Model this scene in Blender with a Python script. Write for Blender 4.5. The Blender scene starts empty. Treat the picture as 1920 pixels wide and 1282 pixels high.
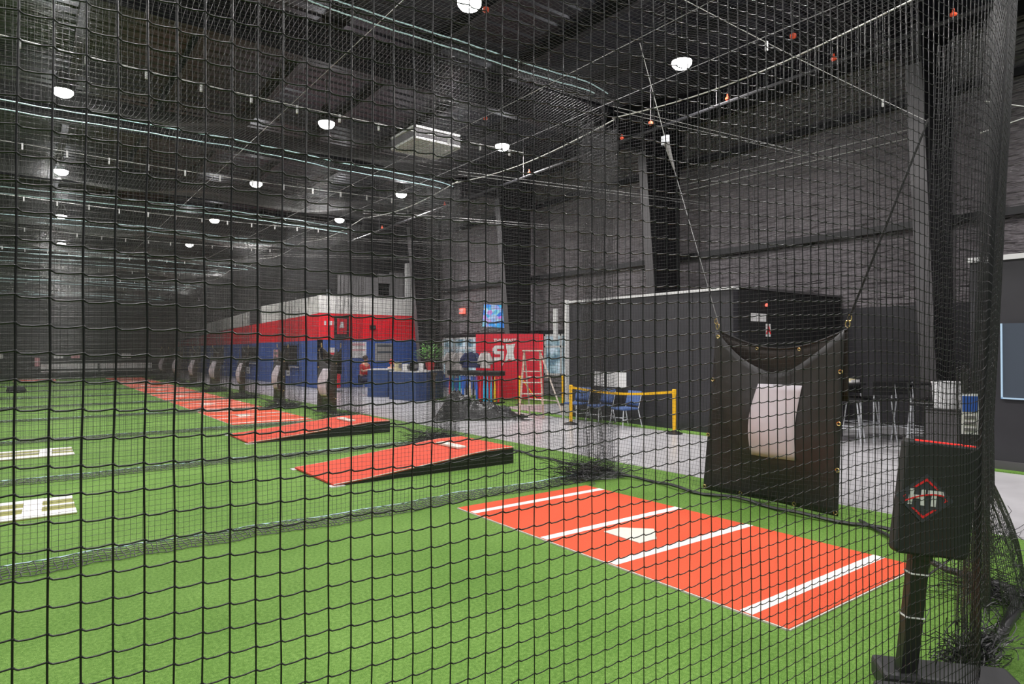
import bpy, bmesh, math, random
import numpy as np
from mathutils import Vector, Matrix, noise

random.seed(7)
rng = np.random.RandomState(7)
SC = bpy.context.scene
COL = SC.collection
PI = math.pi

# ---------------------------------------------------------------- camera, world, exposure
YAW = 0.645
cam_data = bpy.data.cameras.new('camera')
cam_data.lens = 1206.6 / 1920 * 36
cam_data.sensor_width = 36
cam_data.clip_start = 0.05
cam_data.clip_end = 300
cam = bpy.data.objects.new('camera', cam_data)
cam.location = (0, 0, 1.658)
cam.rotation_euler = (PI / 2 + 0.012, 0, -YAW)
COL.objects.link(cam)
SC.camera = cam

world = bpy.data.worlds.new('world')
SC.world = world
world.use_nodes = True
world.node_tree.nodes['Background'].inputs[0].default_value = (0.86, 0.92, 1.0, 1)
world.node_tree.nodes['Background'].inputs[1].default_value = 0.22

SC.view_settings.view_transform = 'Standard'
SC.view_settings.look = 'None'
SC.view_settings.exposure = -0.38
SC.view_settings.gamma = 1.0
SC.view_settings.use_curve_mapping = False
SC.cycles.use_denoising = True
SC.cycles.max_bounces = 6
SC.cycles.sample_clamp_indirect = 6.0
LAMP_POWER = 300.0
ROOF = 8.0


# ---------------------------------------------------------------- helpers
def tag(o, label=None, cat=None, group=None, kind=None):
    if label: o['label'] = label
    if cat: o['category'] = cat
    if group: o['group'] = group
    if kind: o['kind'] = kind
    return o


def empty(name, loc=(0, 0, 0), rz=0.0, parent=None):
    o = bpy.data.objects.new(name, None)
    o.empty_display_size = 0.1
    COL.objects.link(o)
    o.location = loc
    o.rotation_euler = (0, 0, rz)
    if parent: o.parent = parent
    return o


def thing(name, label, cat, loc=(0, 0, 0), rz=0.0, group=None):
    return tag(empty(name, loc, rz), label, cat, group)


def copy_tree(o, parent=None):
    c = o.copy()
    COL.objects.link(c)
    c.parent = parent
    for ch in list(o.children):
        copy_tree(ch, c)
    return c


class MB:
    """collects shapes, then links them as ONE mesh object"""
    def __init__(s):
        s.v = []; s.f = []; s.m = []

    def add(s, vs, fs, mi=0):
        b = len(s.v)
        s.v += [tuple(p) for p in vs]
        s.f += [tuple(b + i for i in f) for f in fs]
        s.m += [mi] * len(fs)

    def box(s, x0, x1, y0, y1, z0, z1, mi=0):
        s.add([(x0, y0, z0), (x1, y0, z0), (x1, y1, z0), (x0, y1, z0), (x0, y0, z1), (x1, y0, z1), (x1, y1, z1), (x0, y1, z1)],
              [(0, 3, 2, 1), (4, 5, 6, 7), (0, 1, 5, 4), (1, 2, 6, 5), (2, 3, 7, 6), (3, 0, 4, 7)], mi)

    def prism(s, poly, z0, z1, mi=0):
        n = len(poly)
        s.add([(x, y, z0) for x, y in poly] + [(x, y, z1) for x, y in poly],
              [tuple(range(n))[::-1], tuple(range(n, 2 * n))] + [(i, (i + 1) % n, n + (i + 1) % n, n + i) for i in range(n)], mi)

    def plate(s, poly, origin, ux, uy, t, mi=0):
        """flat polygon in the plane (ux, uy), thickness t along their normal"""
        ux = Vector(ux); uy = Vector(uy); n = ux.cross(uy).normalized(); o = Vector(origin)
        k = len(poly)
        a = [o + ux * p[0] + uy * p[1] for p in poly]
        s.add(a + [p + n * t for p in a], [tuple(range(k))[::-1], tuple(range(k, 2 * k))] +
              [(i, (i + 1) % k, k + (i + 1) % k, k + i) for i in range(k)], mi)

    def tube(s, pts, r, n=6, mi=0, cap=True, closed=False):
        pts = [Vector(p) for p in pts]
        rs = r if isinstance(r, (list, tuple)) else [r] * len(pts)
        rings = []
        up0 = None
        for i, p in enumerate(pts):
            if closed:
                d = pts[(i + 1) % len(pts)] - pts[i - 1]
            else:
                d = pts[min(i + 1, len(pts) - 1)] - pts[max(i - 1, 0)]
            if d.length < 1e-9: d = Vector((0, 0, 1))
            d.normalize()
            ref = up0 if up0 is not None else (Vector((0, 0, 1)) if abs(d.z) < .9 else Vector((1, 0, 0)))
            a = d.cross(ref)
            if a.length < 1e-4: a = d.cross(Vector((0, 1, 0.3)))
            a.normalize(); b = a.cross(d).normalized(); up0 = b
            rings.append([p + (a * math.cos(2 * PI * k / n) + b * math.sin(2 * PI * k / n)) * rs[i] for k in range(n)])
        vs = [q for ring in rings for q in ring]
        fs = []
        m = len(pts)
        for i in range(m if closed else m - 1):
            j = (i + 1) % m
            for k in range(n):
                fs.append((i * n + k, i * n + (k + 1) % n, j * n + (k + 1) % n, j * n + k))
        if cap and not closed:
            fs.append(tuple(range(n))[::-1]); fs.append(tuple((m - 1) * n + k for k in range(n)))
        s.add(vs, fs, mi)

    def lathe(s, prof, c=(0, 0, 0), n=16, mi=0):
        vs = []
        for r, z in prof:
            for k in range(n):
                a = 2 * PI * k / n
                vs.append((c[0] + r * math.cos(a), c[1] + r * math.sin(a), c[2] + z))
        fs = []
        for i in range(len(prof) - 1):
            for k in range(n):
                fs.append((i * n + k, i * n + (k + 1) % n, (i + 1) * n + (k + 1) % n, (i + 1) * n + k))
        fs.append(tuple(range(n))[::-1]); fs.append(tuple((len(prof) - 1) * n + k for k in range(n)))
        s.add(vs, fs, mi)

    def grid(s, fn, nu, nv, mi=0):
        vs = [fn(i / nu, j / nv) for j in range(nv + 1) for i in range(nu + 1)]
        fs = [(j * (nu + 1) + i, j * (nu + 1) + i + 1, (j + 1) * (nu + 1) + i + 1, (j + 1) * (nu + 1) + i) for j in range(nv) for i in range(nu)]
        s.add(vs, fs, mi)

    def build(s, name, mats, parent=None, smooth=False, bevel=0, solid=0, loc=None):
        me = bpy.data.meshes.new(name)
        me.from_pydata(s.v, [], s.f)
        if not isinstance(mats, (list, tuple)): mats = [mats]
        for m in mats: me.materials.append(m)
        if len(mats) > 1:
            me.polygons.foreach_set('material_index', s.m)
        if smooth:
            me.polygons.foreach_set('use_smooth', [True] * len(me.polygons))
        me.update()
        o = bpy.data.objects.new(name, me)
        COL.objects.link(o)
        if parent: o.parent = parent
        if loc: o.location = loc
        if solid:
            md = o.modifiers.new('solid', 'SOLIDIFY'); md.thickness = solid; md.offset = 0
        if bevel:
            md = o.modifiers.new('bevel', 'BEVEL'); md.width = bevel; md.segments = 2; md.limit_method = 'ANGLE'
        return o


def struct(o):
    o['kind'] = 'structure'
    return o


# ---------------------------------------------------------------- materials
def mat(name, col, rough=.6, metal=0.0, emit=None, es=1.0, noise_scale=None, noise_amt=.15, bump=None, bump_scale=50, bump_dist=.01,
        spec=.5, stretch=None, trans=0.0, sheen=0):
    m = bpy.data.materials.new(name)
    m.use_nodes = True
    nt = m.node_tree; b = nt.nodes['Principled BSDF']
    c = (*col, 1)
    b.inputs['Base Color'].default_value = c
    b.inputs['Roughness'].default_value = rough
    b.inputs['Metallic'].default_value = metal
    b.inputs['Specular IOR Level'].default_value = spec
    if sheen: b.inputs['Sheen Weight'].default_value = sheen
    if trans: b.inputs['Transmission Weight'].default_value = trans
    if emit:
        b.inputs['Emission Color'].default_value = (*emit, 1)
        b.inputs['Emission Strength'].default_value = es
    tc = None
    if noise_scale or bump:
        tc = nt.nodes.new('ShaderNodeTexCoord')
        mp = nt.nodes.new('ShaderNodeMapping')
        nt.links.new(tc.outputs['Object'], mp.inputs['Vector'])
        if stretch: mp.inputs['Scale'].default_value = stretch
    if noise_scale:
        n = nt.nodes.new('ShaderNodeTexNoise'); n.inputs['Scale'].default_value = noise_scale; n.inputs['Detail'].default_value = 6
        nt.links.new(mp.outputs[0], n.inputs['Vector'])
        r = nt.nodes.new('ShaderNodeMapRange'); r.inputs['From Min'].default_value = .3; r.inputs['From Max'].default_value = .7
        r.inputs['To Min'].default_value = 1 - noise_amt; r.inputs['To Max'].default_value = 1 + noise_amt
        nt.links.new(n.outputs['Fac'], r.inputs['Value'])
        mx = nt.nodes.new('ShaderNodeVectorMath'); mx.operation = 'SCALE'
        mx.inputs[0].default_value = col
        nt.links.new(r.outputs[0], mx.inputs['Scale'])
        nt.links.new(mx.outputs[0], b.inputs['Base Color'])
    if bump:
        n2 = nt.nodes.new('ShaderNodeTexNoise'); n2.inputs['Scale'].default_value = bump_scale; n2.inputs['Detail'].default_value = 4
        nt.links.new(mp.outputs[0], n2.inputs['Vector'])
        bp = nt.nodes.new('ShaderNodeBump'); bp.inputs['Strength'].default_value = bump; bp.inputs['Distance'].default_value = bump_dist
        nt.links.new(n2.outputs['Fac'], bp.inputs['Height'])
        nt.links.new(bp.outputs[0], b.inputs['Normal'])
    return m


def turf_material():
    m = bpy.data.materials.new('artificial_turf'); m.use_nodes = True
    nt = m.node_tree; b = nt.nodes['Principled BSDF']
    tc = nt.nodes.new('ShaderNodeTexCoord')
    def nz(scale, det=5):
        n = nt.nodes.new('ShaderNodeTexNoise'); n.inputs['Scale'].default_value = scale; n.inputs['Detail'].default_value = det
        nt.links.new(tc.outputs['Object'], n.inputs['Vector']); return n
    fine = nz(210, 3); mid = nz(45, 6); big = nz(.9, 3)
    cr = nt.nodes.new('ShaderNodeValToRGB')
    e = cr.color_ramp.elements
    e[0].position = .36; e[0].color = (.050, .140, .010, 1)
    e[1].position = .66; e[1].color = (.31, .50, .13, 1)
    x = e.new(.5); x.color = (.142, .295, .045, 1)
    a = nt.nodes.new('ShaderNodeMath'); a.operation = 'MULTIPLY_ADD'; a.inputs[1].default_value = .55
    nt.links.new(fine.outputs['Fac'], a.inputs[0])
    a2 = nt.nodes.new('ShaderNodeMath'); a2.operation = 'MULTIPLY_ADD'; a2.inputs[1].default_value = .30; a2.inputs[2].default_value = 0
    nt.links.new(mid.outputs['Fac'], a2.inputs[0])
    a3 = nt.nodes.new('ShaderNodeMath'); a3.operation = 'MULTIPLY_ADD'; a3.inputs[1].default_value = .15
    nt.links.new(big.outputs['Fac'], a3.inputs[0]); nt.links.new(a2.outputs[0], a3.inputs[2])
    nt.links.new(a3.outputs[0], a.inputs[2])
    nt.links.new(a.outputs[0], cr.inputs[0])
    nt.links.new(cr.outputs[0], b.inputs['Base Color'])
    b.inputs['Roughness'].default_value = .75
    b.inputs['Specular IOR Level'].default_value = .25
    bp = nt.nodes.new('ShaderNodeBump'); bp.inputs['Strength'].default_value = .8; bp.inputs['Distance'].default_value = .012
    nt.links.new(fine.outputs['Fac'], bp.inputs['Height']); nt.links.new(bp.outputs[0], b.inputs['Normal'])
    return m


def window_view_material():
    """bright daylight outside: pale sky above, greenery and lot below (backlit pane)"""
    m = bpy.data.materials.new('daylit_glass'); m.use_nodes = True
    nt = m.node_tree; b = nt.nodes['Principled BSDF']
    tc = nt.nodes.new('ShaderNodeTexCoord')
    n = nt.nodes.new('ShaderNodeTexNoise'); n.inputs['Scale'].default_value = 2.6; n.inputs['Detail'].default_value = 5
    nt.links.new(tc.outputs['Object'], n.inputs['Vector'])
    cr = nt.nodes.new('ShaderNodeValToRGB'); e = cr.color_ramp.elements
    e[0].position = .38; e[0].color = (.12, .22, .30, 1)
    e[1].position = .62; e[1].color = (.75, .88, 1.0, 1)
    x = e.new(.48); x.color = (.36, .52, .58, 1)
    nt.links.new(n.outputs['Fac'], cr.inputs[0])
    nt.links.new(cr.outputs[0], b.inputs['Emission Color'])
    b.inputs['Emission Strength'].default_value = .9
    b.inputs['Base Color'].default_value = (.02, .03, .04, 1)
    b.inputs['Roughness'].default_value = .08
    return m


def screen_material():
    m = bpy.data.materials.new('lit_screen'); m.use_nodes = True
    nt = m.node_tree; b = nt.nodes['Principled BSDF']
    tc = nt.nodes.new('ShaderNodeTexCoord')
    v = nt.nodes.new('ShaderNodeTexVoronoi'); v.inputs['Scale'].default_value = 7
    nt.links.new(tc.outputs['Object'], v.inputs['Vector'])
    cr = nt.nodes.new('ShaderNodeValToRGB'); e = cr.color_ramp.elements
    e[0].color = (.02, .12, .9, 1); e[1].color = (.05, .45, .95, 1)
    for p, c in ((.25, (.05, .6, .95, 1)), (.42, (.75, .2, .8, 1)), (.55, (.1, .75, .8, 1)), (.7, (.6, .8, 1, 1)), (.85, (.03, .2, .85, 1))):
        x = e.new(p); x.color = c
    sp = nt.nodes.new('ShaderNodeSeparateColor'); nt.links.new(v.outputs['Color'], sp.inputs[0])
    nt.links.new(sp.outputs[0], cr.inputs[0])
    nt.links.new(cr.outputs[0], b.inputs['Emission Color']); b.inputs['Emission Strength'].default_value = 1.1
    b.inputs['Base Color'].default_value = (.01, .01, .01, 1)
    return m


M = {}
M['turf'] = turf_material()
M['concrete'] = mat('polished_concrete', (.44, .43, .445), .32, noise_scale=2.0, noise_amt=.14, bump=.05, bump_scale=30)
M['coral'] = mat('coral_turf_mat', (.72, .098, .042), .8, noise_scale=160, noise_amt=.22, bump=.5, bump_scale=400, bump_dist=.004, spec=.2)
M['red_turf'] = mat('red_turf_mound', (.66, .085, .05), .85, noise_scale=180, noise_amt=.18, bump=.5, bump_scale=400, bump_dist=.004, spec=.2)
M['white_line'] = mat('white_turf_line', (.86, .84, .82), .7, noise_scale=90, noise_amt=.06)
M['plate'] = mat('cream_rubber', (.74, .71, .62), .5, noise_scale=30, noise_amt=.06)
M['edge'] = mat('pale_foam_edge', (.6, .57, .5), .8)
M['net'] = mat('black_twine', (.007, .007, .008), .42, spec=.42)
M['net_far'] = mat('black_net', (.029, .029, .031), .42, spec=.6)
M['rope'] = mat('pale_blue_rope', (.55, .78, .82), .5)
M['rope_white'] = mat('white_rope', (.62, .62, .60), .5)
M['steel'] = mat('galvanised_wire', (.34, .34, .34), .4, .7)
M['black_fabric'] = mat('black_vinyl', (.030, .029, .030), .48, noise_scale=5, noise_amt=.2, bump=.25, bump_scale=9, bump_dist=.02)
M['brown_fabric'] = mat('dark_brown_vinyl', (.020, .013, .009), .6)
M['zone'] = mat('pale_lilac_vinyl', (.56, .52, .57), .5, noise_scale=8, noise_amt=.04)
M['brass'] = mat('brass', (.75, .55, .25), .3, 1.0)
M['black_wall'] = mat('black_painted_wall', (.026, .025, .030), .6, noise_scale=3, noise_amt=.1)
M['blacker'] = mat('matt_black', (.008, .008, .009), .7)
M['liner'] = mat('grey_insulation_liner', (.215, .196, .208), .34, noise_scale=1.3, noise_amt=.15, bump=1.0, bump_scale=4.0, bump_dist=.34, stretch=(1, .45, 2.6))
M['steel_dark'] = mat('dark_steel', (.009, .009, .011), .5, .1)
M['steel_grey'] = mat('grey_steel', (.085, .08, .085), .5)
M['roof'] = mat('dark_roof_sheet', (.013, .013, .020), .36, noise_scale=1.2, noise_amt=.2)
M['trim_white'] = mat('white_trim', (.6, .6, .6), .4)
M['blue'] = mat('navy_blue_paint', (.045, .105, .36), .5, noise_scale=2.5, noise_amt=.12)
M['blue_counter'] = mat('blue_counter_panel', (.030, .068, .20), .5)
M['red'] = mat('red_paint', (.90, .008, .026), .45, noise_scale=2, noise_amt=.08)
M['red_panel'] = mat('crimson_panel', (.66, .012, .035), .45)
M['white_wall'] = mat('white_block_paint', (.74, .73, .71), .6, noise_scale=3, noise_amt=.1)
M['grey_panel'] = mat('pale_grey_panel', (.30, .29, .285), .6)
M['upper'] = mat('dim_grey_panel', (.16, .155, .16), .6)
M['dark_glass'] = mat('dark_glass', (.008, .009, .010), .12)
M['view'] = window_view_material()
M['screen'] = screen_material()
M['paper'] = mat('white_paper', (.75, .74, .74), .6)
M['pink_paper'] = mat('pink_print', (.75, .38, .42), .6)
M['yellow'] = mat('yellow_plastic', (.85, .47, .012), .4)
M['wood'] = mat('painted_wood', (.52, .36, .28), .6, noise_scale=14, noise_amt=.25)
M['wood_white'] = mat('paint_spattered_wood', (.62, .53, .46), .6, noise_scale=22, noise_amt=.3)
M['chrome'] = mat('chrome', (.82, .84, .88), .3, .55)
M['chair_blue'] = mat('blue_upholstery', (.055, .105, .26), .7, noise_scale=60, noise_amt=.2)
M['black_plastic'] = mat('black_plastic', (.015, .015, .016), .35)
M['tarp'] = mat('glossy_black_sheeting', (.010, .010, .011), .38, spec=.5)
M['foam'] = mat('black_foam_pad', (.020, .020, .022), .6, noise_scale=12, noise_amt=.15)
M['logo_plate'] = mat('charcoal_print', (.045, .046, .062), .5)
M['logo_red'] = mat('red_print', (.80, .02, .03), .5)
M['logo_white'] = mat('white_print', (.72, .72, .72), .5)
M['red_glow'] = mat('red_light_strip', (.7, .02, .02), .4, emit=(1, .04, .03), es=.8)
M['red_small'] = mat('red_plastic', (.75, .04, .02), .4)
M['orange_small'] = mat('orange_red_plastic', (.8, .09, .03), .4)
M['olive'] = mat('olive_turf', (.27, .27, .07), .8, noise_scale=120, noise_amt=.15)
M['lamp'] = mat('lit_lens', (1, 1, 1), .4, emit=(1, .97, .95), es=22)
M['exit'] = mat('lit_exit_sign', (.5, .1, .1), .4, emit=(1, .18, .12), es=1.6)
M['skin'] = mat('skin', (.55, .29, .20), .5)
M['hair'] = mat('dark_hair', (.03, .018, .012), .6)
M['leaf'] = mat('green_leaf', (.22, .52, .13), .5, noise_scale=9, noise_amt=.4)
M['teal'] = mat('teal_cloth', (.02, .13, .20), .7)
M['red_cloth'] = mat('red_cloth', (.60, .035, .04), .7)
M['grey_cloth'] = mat('pale_grey_cloth', (.46, .43, .42), .8, noise_scale=12, noise_amt=.2)
M['navy_cloth'] = mat('navy_cloth', (.016, .022, .07), .8)
M['brown'] = mat('brown_plastic', (.10, .065, .045), .5)
M['cream'] = mat('cream_goods', (.65, .58, .36), .6)
M['white_plastic'] = mat('white_plastic', (.72, .72, .73), .4)
M['sign_blue'] = mat('sign_blue', (.03, .10, .42), .5)
M['sign_grey'] = mat('sign_grey_print', (.22, .22, .22), .5)
M['bluepanel'] = mat('bluish_gloss', (.07, .085, .11), .25)
M['edge_reflection'] = mat('pale_blue_edge_reflection', (.4, .55, .7), .3, emit=(.45, .65, .85), es=.22)  # weak emission stands in for light reflected along the panel edge
for nm, c in (('bat_teal', (.01, .35, .38)), ('bat_blue', (.02, .12, .5)), ('bat_cyan', (.03, .40, .72)), ('bat_yellow', (.8, .55, .03)), ('bat_red', (.7, .03, .04)), ('bat_black', (.02, .02, .02)), ('bat_cream', (.6, .52, .42))):
    M[nm] = mat(nm, c, .35)


def text_mesh(txt, size, depth=.004, name='lettering', bold=0.0):
    cu = bpy.data.curves.new('t', 'FONT'); cu.body = txt; cu.size = size; cu.extrude = depth; cu.align_x = 'CENTER'; cu.align_y = 'CENTER'
    cu.offset = bold; cu.resolution_u = 2
    o = bpy.data.objects.new('t', cu); COL.objects.link(o)
    dg = bpy.context.evaluated_depsgraph_get()
    me = bpy.data.meshes.new_from_object(o.evaluated_get(dg))
    bpy.data.objects.remove(o); bpy.data.curves.remove(cu)
    me.name = name
    return me


def put_text(txt, size, m, parent, origin, ux, uy, name='lettering', bold=0.0, squash=1.0, depth=.004):
    me = text_mesh(txt, size, depth, name, bold)
    ux = Vector(ux).normalized(); uy = Vector(uy).normalized(); n = ux.cross(uy)
    R = Matrix((ux, uy, n)).transposed().to_4x4()
    me.transform(Matrix.Translation(Vector(origin)) @ R @ Matrix.Diagonal((squash, 1, 1, 1)))
    me.materials.clear(); me.materials.append(m)
    o = bpy.data.objects.new(name, me); COL.objects.link(o)
    if parent: o.parent = parent
    return o


# ================================================================ LARGE STRUCTURE
XW = 15.0           # inside face of the outer wall
b = MB(); b.box(-13, XW + .2, -8, 62, -.12, -.012)
struct(b.build('floor', M['concrete']))
b = MB(); b.box(-13, 6.97, -7, 46.5, -.012, .0)
b.box(10.5, 10.82, 7.0, 14.5, -.012, .004)
b.box(10.9, 14.9, 15.2, 19.6, -.012, .004)
b.box(10.62, 10.82, -3, 3.4, -.012, .004)
tf = b.build('turf_floor', M['turf']); struct(tf)

# roof: ribbed sheeting, purlins and rafters
b = MB()
x0, x1 = -13, XW + .2
y = -8.0
prof = []
while y < 62:
    prof += [(y, ROOF), (y + .22, ROOF), (y + .25, ROOF + .04), (y + .32, ROOF + .04), (y + .35, ROOF)]
    y += .35
for i in range(len(prof) - 1):
    (ya, za), (yb, zb) = prof[i], prof[i + 1]
    if yb - ya < 1e-6: continue
    b.add([(x0, ya, za), (x1, ya, za), (x1, yb, zb), (x0, yb, zb)], [(0, 1, 2, 3)])
b.box(x0, x1, -8, 62, ROOF + .06, ROOF + .12)
ceil = struct(b.build('ceiling', M['roof']))
for i in range(14):
    xx = -11 + i * 1.95
    b = MB(); b.box(xx, xx + .07, -8, 62, ROOF - .2, ROOF - .003); b.box(xx, xx + .16, -8, 62, ROOF - .22, ROOF - .2)
    b.build('purlin', M['steel_dark'], ceil)

COLY = [-1.6, 5.1, 11.83, 18.6, 25.3, 32.0, 38.7, 45.4]
for i, yy in enumerate(COLY):
    b = MB()
    z0, z1 = 7.05, 7.8
    b.box(-13, XW, yy - .12, yy + .12, z0, z0 + .025); b.box(-13, XW, yy - .12, yy + .12, z1 - .03, z1 - .005)
    b.box(-13, XW, yy - .012, yy + .012, z0, z1)
    o = b.build('trim_%d' % (i + 1), M['steel_dark']); struct(o); o['label'] = 'dark steel roof rafter'

# outer wall on the right with liner, girts and tapered columns
b = MB(); b.box(XW, XW + .2, -8, 27, 0, ROOF + .02)
wr = struct(b.build('wall_right', M['liner']))
b = MB(); b.box(XW - .03, XW - .001, 4.0, 11.7, 0, 2.6)  # dark sheet that paints shade onto the lower grey wall
b.build('lower_wall_shade', M['black_wall'], wr)
for k in range(23):
    yy = -7 + k * 1.5
    if yy > 26.5: break
    b = MB(); b.box(XW - .012, XW - .001, yy, yy + .03, .1, 7.9)
    b.build('liner_seam', M['steel_grey'], wr)
for zz in (4.25, 6.85):
    b = MB(); b.box(XW - .2, XW - .002, -8, 27, zz, zz + .02); b.box(XW - .22, XW - .2, -8, 27, zz - .05, zz + .1); b.box(XW - .2, XW - .002, -8, 27, zz + .08, zz + .1)
    b.build('girt', M['steel_dark'], wr)
for i, yy in enumerate(COLY[:5]):
    b = MB()
    def sec(z, xf):
        return xf
    xb, xt = 14.0, 13.25
    # web
    b.add([(xb, yy - .01, 0), (XW - .25, yy - .01, 0), (XW - .25, yy - .01, 7.9), (xt, yy - .01, 7.9), (xb, yy + .01, 0), (XW - .25, yy + .01, 0), (XW - .25, yy + .01, 7.9), (xt, yy + .01, 7.9)],
          [(0, 1, 2, 3), (7, 6, 5, 4), (0, 3, 7, 4), (1, 5, 6, 2)])
    # flanges
    b.add([(xb - .02, yy - .14, 0), (xb, yy - .14, 0), (xb, yy + .14, 0), (xb - .02, yy + .14, 0), (xt - .02, yy - .14, 7.9), (xt, yy - .14, 7.9), (xt, yy + .14, 7.9), (xt - .02, yy + .14, 7.9)],
          [(0, 3, 2, 1), (4, 5, 6, 7), (0, 1, 5, 4), (1, 2, 6, 5), (2, 3, 7, 6), (3, 0, 4, 7)], 1)
    b.box(XW - .27, XW - .25, yy - .14, yy + .14, 0, 7.9)
    o = b.build('trim_%d' % (20 + i), [M['steel_dark'], M['steel_grey']]); struct(o); o['label'] = 'tapered steel wall column'

# interior black partition on the right, its return and the part beyond the opening
b = MB(); b.box(10.80, 10.95, 7.30, 12.0, 0, 2.82)
b.box(10.80, 10.95, 7.30, 12.0, 2.82, 2.82 + .001)
w1 = struct(b.build('wall_partition_left', M['black_wall']))
b = MB(); b.box(10.77, 10.98, 7.28, 12.02, 2.82, 2.87); b.build('cap_trim', M['trim_white'], w1)
for k in range(5):
    b = MB(); b.box(10.794, 10.80, 7.3 + k * .96 + .94, 7.3 + k * .96 + .955, 0, 2.8); b.build('panel_joint', M['blacker'], w1)
b = MB(); b.box(10.95, XW - .001, 7.30, 7.45, 0, 2.85)
w2 = struct(b.build('wall_partition_return', M['blacker']))
b = MB(); b.box(10.95, XW - .02, 7.26, 7.47, 2.85, 2.9); b.build('cap_trim', M['steel_grey'], w2)
b = MB(); b.box(10.80, 10.95, -6, 3.42, 0, 2.9)
w3 = struct(b.build('wall_partition_right', M['black_wall']))
b = MB(); b.box(10.76, 10.98, -6, 3.44, 2.9, 2.97); b.build('cap_trim', M['trim_white'], w3)
b = MB(); b.box(10.785, 10.80, -6, 3.42, .0, .12); b.build('skirting', M['steel_grey'], w3)
# narrow pale door frame at the left end of the partition
b = MB(); b.box(10.72, 10.80, 11.98, 12.06, 0, 2.9); b.box(10.72, 10.8, 12.4, 12.5, 1.9, 2.7)
o = struct(b.build('trim_40', M['trim_white']))

# far wall, return and end wall
b = MB(); b.box(-13, 6.6, 46.5, 46.7, 0, ROOF); wf = struct(b.build('wall_far', M['black_wall']))
for k in range(14):
    b = MB(); b.box(-12 + k * 1.3, -12 + k * 1.3 + .03, 46.485, 46.5, 0, 7.9); b.build('panel_joint', M['blacker'], wf)
b = MB(); b.box(6.6, 6.8, 46.5, 60, 0, ROOF); struct(b.build('wall_return', M['black_wall']))
b = MB(); b.box(6.6, 11, 60, 60.2, 0, ROOF); struct(b.build('wall_end', M['black_wall']))
b = MB(); b.box(-13.2, -13, 0, 46.7, 0, ROOF); struct(b.build('wall_left', M['black_wall']))

# painted block: navy below, red band, white above (along the corridor)
def facade(name, mat_, ys, zlo, zhi, parent=None, xoff=0.0, th=.18):
    b = MB()
    n = len(ys)
    vs = []
    for x in (9.96 + xoff, 9.96 + xoff + th):
        for i in range(n): vs.append((x, ys[i], zlo[i]))
        for i in range(n): vs.append((x, ys[i], zhi[i]))
    fs = []
    for i in range(n - 1):
        fs.append((i, i + 1, n + i + 1, n + i)); fs.append((2 * n + i, 3 * n + i, 3 * n + i + 1, 2 * n + i + 1))
        fs.append((n + i, n + i + 1, 3 * n + i + 1, 3 * n + i))
    fs.append((0, n, 3 * n, 2 * n)); fs.append((n - 1, 3 * n - 1, 4 * n - 1, 2 * n - 1)[::-1] if False else (n - 1, 2 * n - 1, 4 * n - 1, 3 * n - 1))
    b.add(vs, fs)
    return b.build(name, mat_, parent)

ys = [27, 43, 60]
zb = [2.07, 1.97, 1.90]; zr = [3.22, 2.94, 2.31]
fl = struct(facade('wall_corridor', M['blue'], ys, [0, 0, 0], zb))
facade('red_band', M['red'], ys, zb, zr, fl)
facade('white_band', M['white_wall'], [27, 35.6], [3.22, 3.07], [3.98, 3.98], fl)
facade('white_band', M['white_wall'], [37.8, 49.5], [3.03, 2.70], [3.80, 3.45], fl)
facade('dark_band', M['black_wall'], [35.6, 37.8], [3.07, 3.03], [4.2, 4.2], fl)
ff = MB(); ff.box(9.96, XW, 27, 27.18, 0, 2.09)
wb = struct(ff.build('wall_facing', M['blue']))
b = MB(); b.box(9.955, XW - .25, 26.99, 27.19, 2.09, 3.24); b.build('red_band', M['red'], wb)
b = MB(); b.box(9.955, XW - .25, 26.985, 27.2, 3.24, 4.0); b.build('white_band', M['white_wall'], wb)
b = MB(); b.box(11.05, 13.0, 27.6, 27.7, 3.9, 5.0); b.box(13.6, 14.3, 27.6, 27.7, 3.9, 5.3); b.box(13.0, 13.6, 27.6, 27.7, 4.75, 5.2); b.box(13, 13.6, 27.6, 27.7, 3.9, 4.15)
b.build('upper_panel', M['upper'], wb)
b = MB(); b.box(13.0, 13.6, 27.72, 27.75, 4.1, 4.8); b.build('upper_pane', M['dark_glass'], wb)
b = MB(); b.box(14.3, 14.62, 27.2, 27.5, 4.0, 5.75); b.build('white_post', M['trim_white'], wb)
b = MB(); b.box(11.0, XW, 28.2, 28.4, 3.9, ROOF); b.box(9.0, 11.0, 28.2, 28.4, 4.4, ROOF); struct(b.build('wall_upper', M['blacker']))
b = MB(); b.box(10.6, 10.8, 28.4, 60, 0, ROOF); struct(b.build('wall_corridor_upper', M['blacker']))
b = MB(); b.box(14.8, XW, 25.4, 27.0, 0, ROOF); b.build('dark_end_panel', M['steel_dark'], wb)
for k in range(9):
    b = MB(); b.box(9.955, 9.961, 28.6 + k * 1.9, 28.62 + k * 1.9, 0, 1.95); b.build('panel_joint', M['blue_counter'], fl)
# dark service windows let into the corridor wall
for k, (ya, yb, za, zb2) in enumerate([(29.6, 31.8, .95, 1.85), (36.2, 39.2, 1.0, 1.8), (43.5, 46.2, 1.0, 1.75)]):
    o = MB(); o.box(9.90, 9.96, ya - .08, yb + .08, za - .08, zb2 + .08)
    fr = o.build('window_%d' % (k + 10), M['blue_counter']); struct(fr)
    o = MB(); o.box(9.885, 9.90, ya, yb, za, zb2); o.build('pane', M['dark_glass'], fr)
    o = MB(); o.box(9.84, 9.96, ya - .1, yb + .1, za - .12, za - .08); o.build('window_sill', M['trim_white'], fr)

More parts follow.
